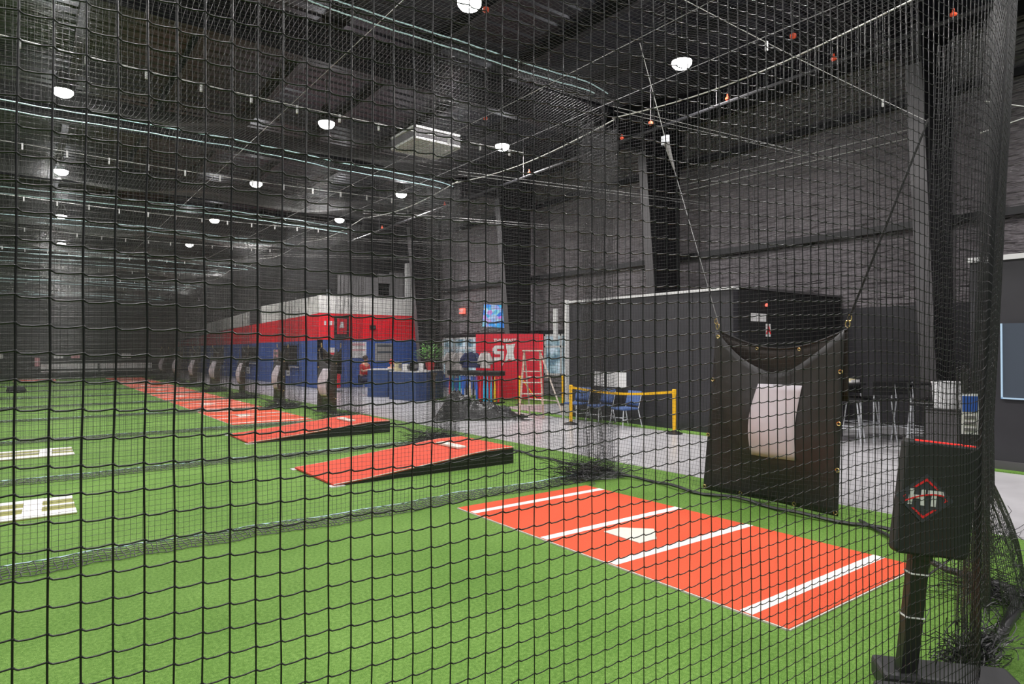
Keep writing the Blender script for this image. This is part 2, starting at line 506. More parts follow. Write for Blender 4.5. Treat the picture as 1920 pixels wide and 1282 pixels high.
# storefront windows in the outer wall
def window(idx, ya, yb, z0, z1, nm):
    fr = MB(); t = .07
    fr.box(XW - .08, XW, ya, yb, z0, z0 + t); fr.box(XW - .08, XW, ya, yb, z1 - t, z1)
    fr.box(XW - .08, XW, ya, yb, z1 - .48, z1 - .42)
    for k in range(nm + 1):
        yy = ya + (yb - ya - t) * k / nm
        fr.box(XW - .08, XW, yy, yy + t, z0, z1)
    o = struct(fr.build('window_%d' % idx, M['trim_white']))
    for k in range(nm):
        a = ya + (yb - ya - t) * k / nm + t; c = ya + (yb - ya - t) * (k + 1) / nm
        g = MB(); g.box(XW - .03, XW - .02, a, c, z0 + t, z1 - .48); g.build('pane', M['view'], o)
        g = MB(); g.box(XW - .03, XW - .02, a, c, z1 - .42, z1 - t); g.build('pane', M['view'], o)
window(1, 21.2, 25.05, .55, 2.18, 4)
window(2, 16.1, 17.9, .75, 2.22, 2)
b = MB(); b.box(XW - .04, XW - .001, 21.2, 25.1, 0, .55); b.build('wainscot', M['blue'], wr)
b = MB(); b.box(XW - .09, XW - .002, 15.9, 25.1, 2.22, 2.36); b.build('window_header', M['steel_dark'], wr)

# reflective panel in the far-right partition, with a pale rim whose emission imitates a reflection
b = MB(); b.box(10.76, 10.80, 1.2, 3.05, .98, 2.02)
o = struct(b.build('window_3', M['bluepanel']))
b = MB(); b.box(10.745, 10.76, 1.2, 3.05, .98, 1.0); b.box(10.745, 10.76, 3.03, 3.05, .98, 2.02); b.build('rim', M['edge_reflection'], o)

# ================================================================ LAMPS
LZ = 7.0
LAMPS = [(9.66, 7.6, 'lit round high bay lamp nearest the right wall, largest on that side'), (9.89, 13.57, 'lit round high bay lamp right of the white ceiling unit'),
         (10.18, 19.85, 'third lit round high bay lamp along the outer wall row'), (10.18, 25.3, None), (10.2, 1.6, None), (10.2, -4.5, None),
         (5.38, 8.24, 'lit round high bay lamp at the top edge of the picture centre'), (5.58, 14.68, 'lit round high bay lamp left of the white ceiling unit'),
         (5.81, 21.37, 'third lit round high bay lamp in the middle row'), (6.1, 28.47, 'fourth lit round high bay lamp in the middle row, small'),
         (6.51, 35.87, 'fifth and farthest lit lamp in the middle row'), (5.2, 1.9, None), (5.1, -4.2, None),
         (.54, 16.13, 'largest lit round high bay lamp of the left row'), (.76, 23.39, 'second largest lit round high bay lamp of the left row'),
         (1.03, 31.23, 'third lit round high bay lamp down the left row'), (1.31, 39.38, 'farthest lit lamp of the left row, just a dot'), (.3, 8.9, None), (.1, 2.2, None), (0, -4.0, None)]
for yy in (2.4, 9.5, 16.8, 24.0, 31.8, 40.0): LAMPS.append((-5.0, yy, None))
def lamp_root():
    t = thing('high_bay_lamp', 'round high bay lamp', 'lamp')
    b = MB(); b.lathe([(.05, .42), (.09, .40), (.13, .30), (.17, .16), (.19, .05), (.19, .0), (.175, .0)], n=20)
    b.build('housing', M['steel_dark'], t, smooth=True)
    b = MB(); b.lathe([(.185, .0), (.18, -.05), (.14, -.10), (.07, -.13), (.0005, -.14)], n=20); b.build('lens', M['lamp'], t, smooth=True)
    b = MB(); b.tube([(0, 0, .41), (0, 0, ROOF - 7.0)], .012, 6); b.build('hanger', M['steel'], t)
    return t
proto = lamp_root(); first = True
for X, Y, lb in LAMPS:
    ld = bpy.data.lights.new('high_bay_light', 'AREA'); ld.shape = 'DISK'; ld.size = .34; ld.energy = LAMP_POWER; ld.color = (1, .965, .95)
    lo = bpy.data.objects.new('high_bay_light', ld); COL.objects.link(lo); lo.location = (X, Y, LZ - .15)
    pd_ = bpy.data.lights.new('lens_glow', 'POINT'); pd_.energy = 45.0; pd_.shadow_soft_size = .12; pd_.color = (.93, .94, 1)
    po = bpy.data.objects.new('lens_glow', pd_); COL.objects.link(po); po.location = (X, Y, LZ - .28)
    if first: t = proto; first = False
    else: t = copy_tree(proto)
    t.location = (X, Y, LZ)
    t['label'] = lb or 'lit round high bay lamp in the ceiling outside the picture'
    t['group'] = 'high bay lamps under the roof'

# ================================================================ NETTING
CELL = .0445

def strands(P, r, sides=3, mats=None, name='netting', parent=None, knots=False, hz=None):
    """P: array (nu, nv, 3) of knot positions; builds every strand as thin prisms in one mesh"""
    nu, nv = P.shape[:2]
    V = []; F = []; base = 0
    def run(A, B, r, sides):
        nonlocal base
        n = len(A)
        d = B - A
        L = np.linalg.norm(d, axis=1, keepdims=True) + 1e-9; d = d / L
        ref = np.where(np.abs(d[:, 2:3]) > .8, np.array([[0., 1., 0.]]), np.array([[0., 0., 1.]]))
        a = np.cross(d, ref); a /= (np.linalg.norm(a, axis=1, keepdims=True) + 1e-9)
        c = np.cross(a, d)
        off = [a * math.cos(2 * PI * k / sides) * r + c * math.sin(2 * PI * k / sides) * r for k in range(sides)]
        vs = np.stack([A + o for o in off] + [B + o for o in off], axis=1)  # n, 2s, 3
        V.append(vs.reshape(-1, 3))
        q = np.array([[k, (k + 1) % sides, sides + (k + 1) % sides, sides + k] for k in range(sides)])
        idx = (np.arange(n) * 2 * sides)[:, None, None] + q[None] + base
        F.append(idx.reshape(-1, 4)); base += n * 2 * sides
    # verticals
    run(P[:, :-1].reshape(-1, 3), P[:, 1:].reshape(-1, 3), r, sides)
    # horizontals
    A = P[:-1].reshape(-1, 3); B = P[1:].reshape(-1, 3)
    if hz:
        # the strand leaves the knot low, steps down at once and climbs slowly to the next knot
        d = B - A
        c1 = A + d * .16 + np.array([0, 0, -hz * 1.0])
        c2 = A + d * .55 + np.array([0, 0, -hz * .85])
        run(A, c1, r * .92, sides); run(c1, c2, r * .92, sides); run(c2, B, r * .92, sides)
    else:
        run(A, B, r, sides)
    if knots:
        K = P.reshape(-1, 3); kr = r * 1.75
        oc = np.array([[1, 0, 0], [0, 1, 0], [-1, 0, 0], [0, -1, 0], [0, 0, 1], [0, 0, -1]]) * kr * np.array([1.15, 1, 1.1])
        vs = (K[:, None] + oc[None]).reshape(-1, 3); V.append(vs)
        tri = np.array([[0, 1, 4, 4], [1, 2, 4, 4], [2, 3, 4, 4], [3, 0, 4, 4], [1, 0, 5, 5], [2, 1, 5, 5], [3, 2, 5, 5], [0, 3, 5, 5]])
        kidx = (np.arange(len(K)) * 6)[:, None, None] + tri[None] + base
        T = kidx.reshape(-1, 4)[:, :3]
    else:
        T = np.zeros((0, 3), int)
    V = np.concatenate(V); F = np.concatenate(F)
    me = bpy.data.meshes.new(name)
    nq, ntt = len(F), len(T)
    me.vertices.add(len(V)); me.vertices.foreach_set('co', V.astype(np.float32).ravel())
    me.loops.add(nq * 4 + ntt * 3)
    me.loops.foreach_set('vertex_index', np.concatenate([F.ravel(), T.ravel()]).astype(np.int32))
    me.polygons.add(nq + ntt)
    starts = np.concatenate([np.arange(nq) * 4, nq * 4 + np.arange(ntt) * 3]).astype(np.int32)
    me.polygons.foreach_set('loop_start', starts)
    me.update(calc_edges=True)
    me.materials.append(mats or M['net_far'])
    o = bpy.data.objects.new(name, me); COL.objects.link(o)
    o['kind'] = 'stuff'
    if parent: o.parent = parent
    return o


def smooth_noise(a, b2, s1, s2, seed):
    return noise.noise(Vector((a * s1, b2 * s2, seed)))


# --- the near net: along the lane, round the corner and away ---
def polyline_resample(pts, step):
    # Catmull-Rom through pts, resampled at arc length step
    pts = [np.array(p, float) for p in pts]
    P = [2 * pts[0] - pts[1]] + pts + [2 * pts[-1] - pts[-2]]
    dense = []
    for i in range(1, len(P) - 2):
        for k in range(60):
            t = k / 60
            p0, p1, p2, p3 = P[i - 1], P[i], P[i + 1], P[i + 2]
            dense.append(.5 * ((2 * p1) + (-p0 + p2) * t + (2 * p0 - 5 * p1 + 4 * p2 - p3) * t * t + (-p0 + 3 * p1 - 3 * p2 + p3) * t ** 3))
    dense.append(pts[-1]); dense = np.array(dense)
    s = np.concatenate([[0], np.cumsum(np.linalg.norm(np.diff(dense, axis=0), axis=1))])
    n = int(s[-1] / step)
    out = np.stack([np.interp(np.arange(n + 1) * step, s, dense[:, k]) for k in range(dense.shape[1])], axis=1)
    return out

near_path = polyline_resample([(-1.3, 1.33), (0, 1.27), (.9, 1.20), (1.72, 1.14), (2.73, 1.08), (3.5, 1.09), (4.0, 1.20), (4.35, 1.315)], CELL)
NZ = 97
P = np.zeros((len(near_path), NZ, 3))
for i, (x, y) in enumerate(near_path):
    for j in range(NZ):
        z = j * CELL * 1.0 + .02
        n1 = smooth_noise(x, z, .9, .5, 1.3); n2 = smooth_noise(x, z, 5, 5, 4.1)
        fan = max(0, 1 - z / 1.6) * max(0, (x - 2.6) / 1.7)
        dz = -.05 * (math.sin(x * 1.7 + .4) * (.4 + z * .12)) + .006 * n2
        # toward the foot of the right end the mesh is drawn together around the stand base
        lean_ = -.055 * max(0, z - 1.2) * max(0, (x - 2.6) / 1.7)
        P[i, j] = (x + .012 * n1 + .004 * n2 - fan * .22 * max(0, x - 3.2), y + .02 * n1 + lean_, z + dz + .03 * max(0, x - 2.2) * math.sin(x * 3 + z))
near = thing('cage_net', 'nearest black knotted net, large square mesh right before the viewer', 'net', (0, 0, 0))
strands(P, .0017, 4, M['net'], 'netting', near, knots=True, hz=.0042)

# corner: gathered folds edge-on, then the end net running behind the plate
def fold_net(name, path, z0, z1, amp, freq, parent, r=.0014, step=CELL, flare=None, matn='net_far', zstep=CELL):
    pr = polyline_resample(path, step)
    nz = int((z1 - z0) / zstep) + 1
    P = np.zeros((len(pr), nz, 3))
    d = np.gradient(pr, axis=0); d /= (np.linalg.norm(d, axis=1, keepdims=True) + 1e-9)
    for i in range(len(pr)):
        for j in range(nz):
            z = z0 + j * zstep
            s = i * step
            w = amp * math.sin(s * freq + .8 * math.sin(z * 1.3)) + amp * .6 * smooth_noise(s, z, 1.5, .8, 9.3)
            off = np.array([-d[i, 1], d[i, 0]]) * w
            q = pr[i] + off
            zz = z + .035 * smooth_noise(s, z, 3, 1.2, 2.2) - .03 * abs(math.sin(s * freq))
            if flare: q = flare(q, zz, s)
            P[i, j] = (q[0], q[1], max(zz, .012))
    return strands(P, r, 3, M[matn], name, parent)

def corner_flare(q, z, s):
    # the foot of the corner belly: bulges outwards near the turf, then runs back to the stand
    k = max(0, 1 - z / .75)
    q = q + np.array([0, -.055 * max(0, z - 1.2)])
    return q + np.array([.42, -.06]) * math.sin(min(1, k) * PI * .5) * (.5 + .5 * math.sin(s * 1.7))
corner = thing('gathered_cage_net', 'dense bunched black net hanging at the cage corner beside the black stand', 'net', (0, 0, 0))
fold_net('netting', [(4.30, 1.30), (4.55, 1.355), (4.85, 1.43), (5.15, 1.52), (5.5, 1.63), (5.8, 1.78), (6.05, 2.0), (6.25, 2.4)], .02, 4.3, .014, 16, corner, r=.0018, step=.026, flare=corner_flare)
fold_net('netting', [(4.15, 1.30), (4.5, 1.37), (4.75, 1.43), (4.95, 1.46), (4.6, 1.40), (4.35, 1.37), (4.7, 1.43), (5.2, 1.57), (5.6, 1.72)], .1, 4.25, .02, 12, corner, r=.0018, step=.03, flare=lambda q, z, s: q + np.array([0, -.05 * max(0, z - 1.2)]))
fold_net('netting', [(3.85, 1.24), (4.05, 1.30), (4.2, 1.33), (4.1, 1.35), (4.3, 1.40), (4.5, 1.45), (4.75, 1.5)], .05, 1.6, .02, 14, corner, r=.0016, step=.03, flare=lambda q, z, s: q + np.array([-.12, -.0]) * max(0, .5 - z))
b = MB()
b.tube([(4.06, 1.29, .015), (4.5, 1.28, .03), (4.95, 1.33, .05), (5.22, 1.44, .07), (5.3, 1.62, .07), (5.35, 1.85, .06), (5.6, 2.15, .05), (6.0, 2.5, .03), (6.4, 2.95, .02)], [.02, .03, .035, .03, .028, .024, .02, .018, .015], 7)
b.build('bottom_rope', M['net_far'], corner, smooth=True)

def tangle(parent, c, rx, ry, rz, n, name='tangled_netting', r=.002, mname='net_far'):
    b = MB()
    for k in range(n):
        p = Vector((random.gauss(0, .5), random.gauss(0, .5), abs(random.gauss(0, .45))))
        d = Vector((random.uniform(-1, 1), random.uniform(-1, 1), random.uniform(-.4, .4))).normalized()
        pts = []
        for i in range(9):
            pts.append((c[0] + p.x * rx, c[1] + p.y * ry, max(.008, c[2] + p.z * rz)))
            d = (d + Vector((random.gauss(0, .6), random.gauss(0, .6), random.gauss(0, .35)))).normalized()
            p = p + d * .22
            p.z = max(0, p.z)
        b.tube(pts, r, 3, cap=False)
    o = b.build(name, M[mname], parent); o['kind'] = 'stuff'
    return o
tangle(corner, (4.02, 1.27, .02), .22, .09, .13, 230, r=.0026)
tangle(corner, (5.2, 1.5, .02), .25, .22, .08, 160, r=.0026)
tangle(corner, (5.0, 1.52, .3), .25, .15, .2, 90, r=.002)

# --- dividers between lanes ---
DIV = [6.2, 10.2, 14.5, 18.8, 23.1, 27.35, 31.6, 35.9, 40.1, 44.4]
ZTOP = [5.2, 4.78, 4.58, 4.6, 4.55, 4.6, 4.5, 4.6, 4.5, 4.55]
X0N, X1N = -1.4, 6.35

def divider_mesh(seed, ztop, k_gather):
    nu = int((X1N - X0N) / CELL); nz = int(ztop / CELL)
    P = np.zeros((nu + 1, nz + 1, 3))
    for i in range(nu + 1):
        x = X0N + (X1N - X0N) * i / nu
        g = max(0, (x - 5.2) / 1.15)
        for j in range(nz + 1):
            z = .03 + (ztop - .03) * j / nz
            n1 = smooth_noise(x, z, .55, .35, seed); n2 = smooth_noise(x, z, 3, 3, seed + 5)
            yy = .16 * n1 * math.sin(PI * min(1, z / ztop)) + .012 * n2 + g * .09 * math.sin(x * 22 + z * 1.5)
            sag = -.10 * (1 - abs(2 * ((x + 2.5) % 4.0) / 4.0 - 1)) * (z / ztop)
            P[i, j] = (x - k_gather * g * .35 * math.sin(PI * z / ztop), yy, max(.02, z + sag + .03 * n1 * z / ztop + .006 * n2 - g * .05 * math.sin(x * 22)))
    return P

def wavy(x, s, a=.02):
    return a * (noise.noise(Vector((x * 1.1, s, .3))) + .5 * noise.noise(Vector((x * 4, s, .7))))

def make_divider(seed, zt, knots):
    t = thing('divider_net', 'x', 'net')
    P = divider_mesh(seed, zt, .6)
    strands(P, .0015 if knots else .0012, 3, M['net_far'], 'netting', t)
    for off, dy in ((0, 0), (-.13, -.04)):
        b = MB(); pts = []
        for i in range(80):
            x = X0N + (X1N - .05 - X0N) * i / 79
            if off and x > 6.1: break
            pts.append((x, dy, zt + off + .05 * math.sin(x * .9 + seed) * .6 + wavy(x, seed + off) - (.10 * max(0, x - 5.7) ** 2 * 2)))
        b.tube(pts, .0075, 5); b.build('top_rope', M['rope'], t)
    # folded foot of the net lying on the turf with its bottom rope
    b = MB(); pts = []
    for i in range(70):
        x = X0N + (5.7 - X0N) * i / 69
        pts.append((x, -.02 + wavy(x, seed + 3, .10), .035 + abs(wavy(x, seed, .012))))
    b.tube(pts, .007, 5); b.build('bottom_rope', M['rope'], t)
    nu = 190
    Q = np.zeros((nu + 1, 6, 3))
    for i in range(nu + 1):
        x = X0N + (6.3 - X0N) * i / nu
        yb = -.03 + wavy(x, seed + 3, .10)
        for j in range(6):
            Q[i, j] = (x + .01 * math.sin(i * 1.7 + j), yb - .25 * j / 5 + .008 * math.sin(i * .9 + j * 2), .03 * (1 - j / 5) ** .6 + .010 + .004 * math.sin(i * 2.3 + j))
    strands(Q, .0042, 3, M['net_far'], 'folded_hem', t)
    return t

ordn = ['first', 'second', 'third', 'fourth', 'fifth', 'sixth', 'seventh', 'eighth', 'ninth', 'tenth']
dA = make_divider(1.7, ZTOP[0], True)
dA.location = (0, DIV[0], 0)
dA['label'] = 'first black divider net, its foot curving over turf before the nearer mound'
dA['group'] = 'divider nets between the lanes'
dB = make_divider(6.1, ZTOP[1], False)
dC = make_divider(11.4, ZTOP[2], False)
for k in range(1, 10):
    if k == 1: o = dB
    elif k == 2: o = dC
    else: o = copy_tree(dB if k % 2 else dC)
    o.location = (0, DIV[k], 0)
    o['label'] = 'black divider net, %s from the viewer' % ordn[k]
    o['group'] = 'divider nets between the lanes'

# bunches where dividers meet the end net
def make_bunch(zt):
    t = thing('gathered_divider_net', 'x', 'net')
    path = []
    for k in range(16):
        path.append((5.75 + .045 * k, (.11 if k % 2 else -.11) * (1 - .3 * abs(k - 8) / 8)))
    fold_net('netting', path, .03, zt, .02, 9, t, r=.0015, step=.035)
    tangle(t, (5.85, -.05, .02), .36, .26, .14, 260, r=.0035)
    return t
bun = make_bunch(4.7)
for k in range(9):
    o = bun if k == 0 else copy_tree(bun)
    o.location = (0, DIV[k] - .02, 0)
    o['label'] = 'vertical bunch of gathered black net, %s along the end of the lanes' % ordn[k]
    o['group'] = 'net bunches at the lane ends'

# end net behind the plates, one panel per lane
def end_panel(L, seed, zt=4.8):
    nu = int(L / CELL); nz = int(zt / CELL)
    P = np.zeros((nu + 1, nz + 1, 3))
    for i in range(nu + 1):
        y = L * i / nu
        for j in range(nz + 1):
            z = .03 + (zt - .03) * j / nz
            n1 = smooth_noise(y, z, .6, .4, seed); n2 = smooth_noise(y, z, 3, 3, seed + 2)
            lowb = max(0, 1 - z / .9)
            P[i, j] = (.12 * n1 - .17 * lowb ** 2 + .01 * n2, y, max(.02, z + .10 * n1 - .14 * math.sin(PI * y / L) * (z / zt) + .006 * n2))
    return P
def make_end(L, seed):
    t = thing('end_net', 'x', 'net')
    strands(end_panel(L, seed), .0013, 3, M['net_far'], 'netting', t)
    b = MB(); b.tube([(-.18 + .05 * math.sin(i * .6), L * i / 30, .03 + .012 * math.sin(i)) for i in range(31)], .018, 6); b.build('bottom_rope', M['net_far'], t)
    b = MB(); b.tube([(0, L * i / 20, 4.82 - .14 * math.sin(PI * i / 20)) for i in range(21)], .008, 5); b.build('top_rope', M['rope_white'], t)
    return t
e0 = make_end(3.75, 3.3); e0.location = (6.36, 2.42, 0)
e0['label'] = 'black end net behind the hanging pad nearest the viewer'; e0['group'] = 'end nets behind the plates'
e1 = make_end(4.27, 8.8)
for k in range(9):
    o = e1 if k == 0 else copy_tree(e1)
    o.location = (6.42, DIV[k], 0); o['label'] = 'black end net closing the right end of the lane, %s beyond the nearest' % ordn[k]; o['group'] = 'end nets behind the plates'

# roof nets over the lanes
def roof_net(Wd, seed):
    nu = int((X1N - X0N) / .05); nv = int(Wd / .05)
    P = np.zeros((nu + 1, nv + 1, 3))
    for i in range(nu + 1):
        x = X0N + (X1N - X0N) * i / nu
        for j in range(nv + 1):
            y = Wd * j / nv
            P[i, j] = (x, y, -.28 * math.sin(PI * j / nv) * (1 - .35 * math.cos(x * 2.2)) + .05 * smooth_noise(x, y, 1, 1, seed))
    return P
rn = thing('roof_net', 'x', 'net')
strands(roof_net(4.27, 2.2), .0015, 3, M['net_far'], 'netting', rn)
for k in range(9):
    o = rn if k == 0 else copy_tree(rn)
    o.location = (0, DIV[k], min(ZTOP[k], 4.9) + .02)
    o['label'] = 'black net stretched overhead across the lane, %s overhead panel' % ordn[k]; o['group'] = 'overhead nets'

rn1 = thing('roof_net', 'black net overhead nearest the viewer, above the hitting mat', 'net', (0, 1.25, 4.95), 0, 'overhead nets')
strands(roof_net(4.9, 5.2), .0016, 3, M['net_far'], 'netting', rn1)

# ================================================================ CABLES
def cable(name, pts, r, label, mname='steel', cat='cable', group=None, clips=0, sag=0.0):
    t = thing(name, label, cat, (0, 0, 0), 0, group)
    p0, p1 = Vector(pts[0]), Vector(pts[-1])
    if len(pts) == 2:
        pts = [p0.lerp(p1, i / 20) + Vector((0, 0, -sag * math.sin(PI * i / 20))) for i in range(21)]
    b = MB(); b.tube(pts, r * .62, 5); b.build('wire', M[mname], t)
    if clips:
        b = MB()
        for k in range(clips):
            q = p0.lerp(p1, (k + .5) / clips) + Vector((0, 0, -sag * math.sin(PI * (k + .5) / clips)))
            b.box(q.x - .012, q.x + .012, q.y - .012, q.y + .012, q.z - .09, q.z + .012)
        o = b.build('snap_clip', M['trim_white'], t); o['kind'] = 'stuff'
    return t
MID = [8.2, 12.35, 16.65, 20.9, 25.2, 29.5, 33.7, 38.0, 42.2]
for k, y in enumerate(MID):
    cable('support_cable', [(-1.5, y, 4.85), (6.4, y, 4.85)], .007, 'thin pale support cable with clips over the middle of the lane, %s from the viewer' % ordn[k], 'rope_white', group='cables over the lane middles', clips=14, sag=.08)
cable('support_cable', [(2.2, 3.9, 5.05), (10.6, 3.9, 5.05)], .006, 'thin pale cable crossing above the nearest lane toward the right wall', 'rope_white', clips=3, sag=.05)
for k, (x, z, lb) in enumerate([(6.42, 5.08, 'long steel cable running away along the tops of the end nets'), (3.1, 5.3, 'steel cable running away over the middle of the lanes, left of the lamps'), (5.0, 4.86, 'steel cable running away just inside the end net tops')]):
    cable('guy_cable', [(x, 2.0, z), (x, 44.4, z)], .007, lb, 'steel')
for k, y in enumerate([6.2, 10.2, 14.5, 18.8, 23.1]):
    cable('tie_cable', [(6.4, y, 5.0), (XW - .03, y, 5.5)], .006, 'paired tie cable from the net tops to the outer wall, %s from the viewer' % ordn[k], 'rope_white', group='tie cables to the outer wall')
    cable('tie_cable', [(6.4, y - .03, 4.93), (XW - .03, y - .03, 5.43)], .005, 'lower twin of the tie cable to the outer wall, %s from the viewer' % ordn[k], 'rope_white', group='tie cables to the outer wall')
cable('wall_cable', [(XW - .5, 5.3, 6.2), (XW - .5, 11.6, 6.22)], .012, 'upper white cable along the grey outer wall behind the cage', 'rope_white')
cable('wall_cable', [(XW - .5, 5.3, 6.02), (XW - .5, 11.6, 6.05)], .012, 'lower white cable along the grey outer wall behind the cage', 'rope_white')
cable('corner_rope', [(4.95, 1.50, 3.07), (7.4, .9, 3.95)], .006, 'lower pale rope pulling the cage corner to the right wall', 'rope_white')
cable('corner_rope', [(5.2, 1.55, 3.35), (8.6, 1.7, 4.05)], .006, 'upper pale rope pulling the cage corner to the right wall', 'rope_white')
t = cable('hanging_strap', [(6.42, 4.53, 1.94), (6.42, 5.31, 4.32)], .008, 'grey strap with a metal buckle holding up the left corner of the nearest hanging pad', 'steel')
b = MB(); b.tube([(6.42, 5.31, 4.32), (6.42, 5.73, 5.7)], .005, 5); b.build('upper_cord', M['rope_white'], t)
b = MB(); b.box(6.40, 6.44, 5.26, 5.36, 4.25, 4.36); b.build('buckle', M['chrome'], t)
b = MB(); b.tube([(6.42, 5.29, 4.26), (6.42, 5.17, 3.9)], [.04, .012], 6); b.build('webbing', M['grey_panel'], t)
cable('hanging_strap', [(6.42, 3.04, 1.98), (6.42, 2.34, 3.72)], .018, 'black strap holding up the right corner of the nearest hanging pad', 'blacker')

# sprinkler pipe with red fittings
t = thing('sprinkler_pipe', 'long dark sprinkler pipe with red fittings running away under the roof', 'pipe', (10.5, 0, 6.3))
b = MB(); b.tube([(0, 1, .1), (0, 25.2, -.22)], .035, 8); b.build('pipe', M['steel_dark'], t)
for k, y in enumerate((3.5, 5.2, 7.2, 9.9, 13.2, 17.5, 22.0)):
    zz = .1 - .32 * (y - 1) / 24.2
    b = MB(); b.lathe([(.02, 0), (.045, .02), (.045, .05), (.02, .07), (.012, .12)], (0, y, zz + .03), 8); b.build('sprinkler_head', M['orange_small'], t)
    b = MB(); b.tube([(0, y + .25, zz), (0, y + .25, 1.6)], .006, 5); b.build('hanger_rod', M['steel_grey'], t)
for k, (x, y, z) in enumerate([(6.9, 4.2, 6.3), (8.4, 4.4, 6.7), (8.9, 5.0, 6.2), (8.0, 11.6, 6.7), (4.9, 7.1, 6.2), (9.6, 8.3, 6.0)]):
    t = thing('sprinkler_drop', ['small red sprinkler drop high at the top right', 'red sprinkler drop overhead beside the dark pipe', 'red sprinkler drop overhead nearest the outer wall', 'red sprinkler drop overhead far along the pipe', 'red sprinkler drop overhead left of the pipe', 'red sprinkler drop just below the nearest right lamp'][k], 'sprinkler', (x, y, z), 0, 'red sprinkler drops overhead')
    b = MB(); b.lathe([(.02, 0), (.045, .02), (.045, .06), (.015, .08)], n=8); b.build('head', M['orange_small'], t)
    b = MB(); b.tube([(0, 0, .07), (0, 0, ROOF - z)], .007, 5); b.build('drop_rod', M['steel_grey'], t)

# ceiling unit
t = thing('ceiling_unit', 'white rectangular ceiling air unit with slatted underside', 'air unit', (5.95, 10.6, 5.42))
b = MB()
w, d_, hh = 1.0, .95, .24
for (a0, a1, b0, b1) in ((-w/2, w/2, -d_/2, -d_/2+.04), (-w/2, w/2, d_/2-.04, d_/2), (-w/2, -w/2+.04, -d_/2, d_/2), (w/2-.04, w/2, -d_/2, d_/2)):
    b.box(a0, a1, b0, b1, 0, .04); b.box(a0, a1, b0, b1, hh - .04, hh)
b.build('frame', M['trim_white'], t)
b = MB(); b.box(-w/2 + .02, w/2 - .02, -d_/2 + .02, d_/2 - .02, .06, hh - .05); b.build('casing', M['steel_grey'], t)
for k in range(12):
    b = MB(); b.box(-w/2 + .05, w/2 - .05, -d_/2 + .06 + k * .073, -d_/2 + .085 + k * .073, .01, .05); b.build('slat', M['white_plastic'], t)
b = MB()
for sx in (-1, 1):
    for sy in (-1, 1): b.tube([(sx * .46, sy * .43, .2), (sx * .46, sy * .43, 2.55)], .006, 5)
b.build('hanger', M['steel_dark'], t)

# ================================================================ HITTING MATS
def make_mat():
    t = thing('hitting_mat', 'x', 'mat')
    L, W = 3.65, 1.83
    b = MB(); b.box(0, W, 0, L, 0, .014); b.build('base_mat', M['coral'], t, bevel=.003)
    b = MB(); b.box(-.012, -.001, 0, L, 0, .011); b.box(0, W, -.012, -.001, 0, .009); b.build('edge_binding', M['edge'], t)
    for yc in (3.38, 2.26, 1.44, .283):
        b = MB(); b.box(.003, W - .003, yc - .045, yc + .045, .014, .0165); b.build('white_stripe', M['white_line'], t)
    s = .216; px, py = .56, 1.87
    b = MB(); b.prism([(px, py - s), (px + s, py - s), (px + 2 * s, py), (px + s, py + s), (px, py + s)], .014, .022)
    b.build('home_plate', M['plate'], t, bevel=.003)
    return t
pm = make_mat()
# plate mats: lane 1, then lanes 4 and on
matY = [2.07, 14.98, 19.2, 23.4, 27.7, 32.0, 36.2, 40.5]
mlab = ['coral hitting mat with four white lines and a home plate, nearest the viewer', 'coral hitting mat directly beyond the farther red mound'] + ['coral hitting mat, %s beyond the two red mounds' % ordn[k] for k in range(1, 7)]
for k, y in enumerate(matY):
    o = pm if k == 0 else copy_tree(pm)
    o.location = (3.60, y, 0); o['label'] = mlab[k]; o['group'] = 'coral hitting mats'
o = copy_tree(pm); o.location = (-.6, 42.0, 0); o.rotation_euler = (0, 0, .0); o['label'] = 'small red mat far off below the white bench'; o['group'] = 'coral hitting mats'

# ================================================================ MOUNDS
def make_mound():
    t = thing('pitching_mound', 'x', 'mound')
    W = 1.42; prof = [(0, .03), (.4, .055), (1.7, .175), (2.05, .215), (2.3, .235), (2.73, .238)]
    b = MB()
    for i in range(len(prof) - 1):
        (xa, za), (xb, zb_) = prof[i], prof[i + 1]
        b.add([(xa, 0, za), (xb, 0, zb_), (xb, W, zb_), (xa, W, za), (xa, 0, za - .02), (xb, 0, zb_ - .02), (xb, W, zb_ - .02), (xa, W, za - .02)],
              [(0, 1, 2, 3), (7, 6, 5, 4), (0, 4, 5, 1), (3, 2, 6, 7)] + ([(0, 3, 7, 4)] if i == 0 else []) + ([(1, 5, 6, 2)] if i == len(prof) - 2 else []))
    b.build('turf_top', M['red_turf'], t)
    b = MB()
    for yy in (.012, W - .012):
        for i in range(len(prof) - 1):
            (xa, za), (xb, zb_) = prof[i], prof[i + 1]
            b.add([(xa, yy - .01, 0), (xb, yy - .01, 0), (xb, yy - .01, zb_ - .02), (xa, yy - .01, za - .02), (xa, yy + .01, 0), (xb, yy + .01, 0), (xb, yy + .01, zb_ - .02), (xa, yy + .01, za - .02)],
                  [(0, 1, 2, 3), (7, 6, 5, 4)])
    b.box(2.71, 2.73, 0, W, 0, .218); b.box(0, .02, 0, W, 0, .01)
    b.build('side_skirt', M['black_plastic'], t)
    b = MB()
    for yy in (-.004, W + .001):
        b.tube([(x, yy, z - .004) for x, z in prof], .006, 4)
    b.build('edge_binding', M['edge'], t)
    b = MB(); b.box(2.02, 2.17, W / 2 - .31, W / 2 + .31, .218, .25); b.build('pitching_rubber', M['plate'], t, bevel=.006)
    for yy in (-.06, W - .08):
        b = MB(); b.box(-.05, .13, yy, yy + .13, .0, .01); b.build('corner_pad', M['white_plastic'], t)
    return t
mo = make_mound(); mo.location = (2.97, 7.54, 0)
mo['label'] = 'red portable pitching mound nearest the viewer, white rubber near its high end'; mo['group'] = 'red pitching mounds'
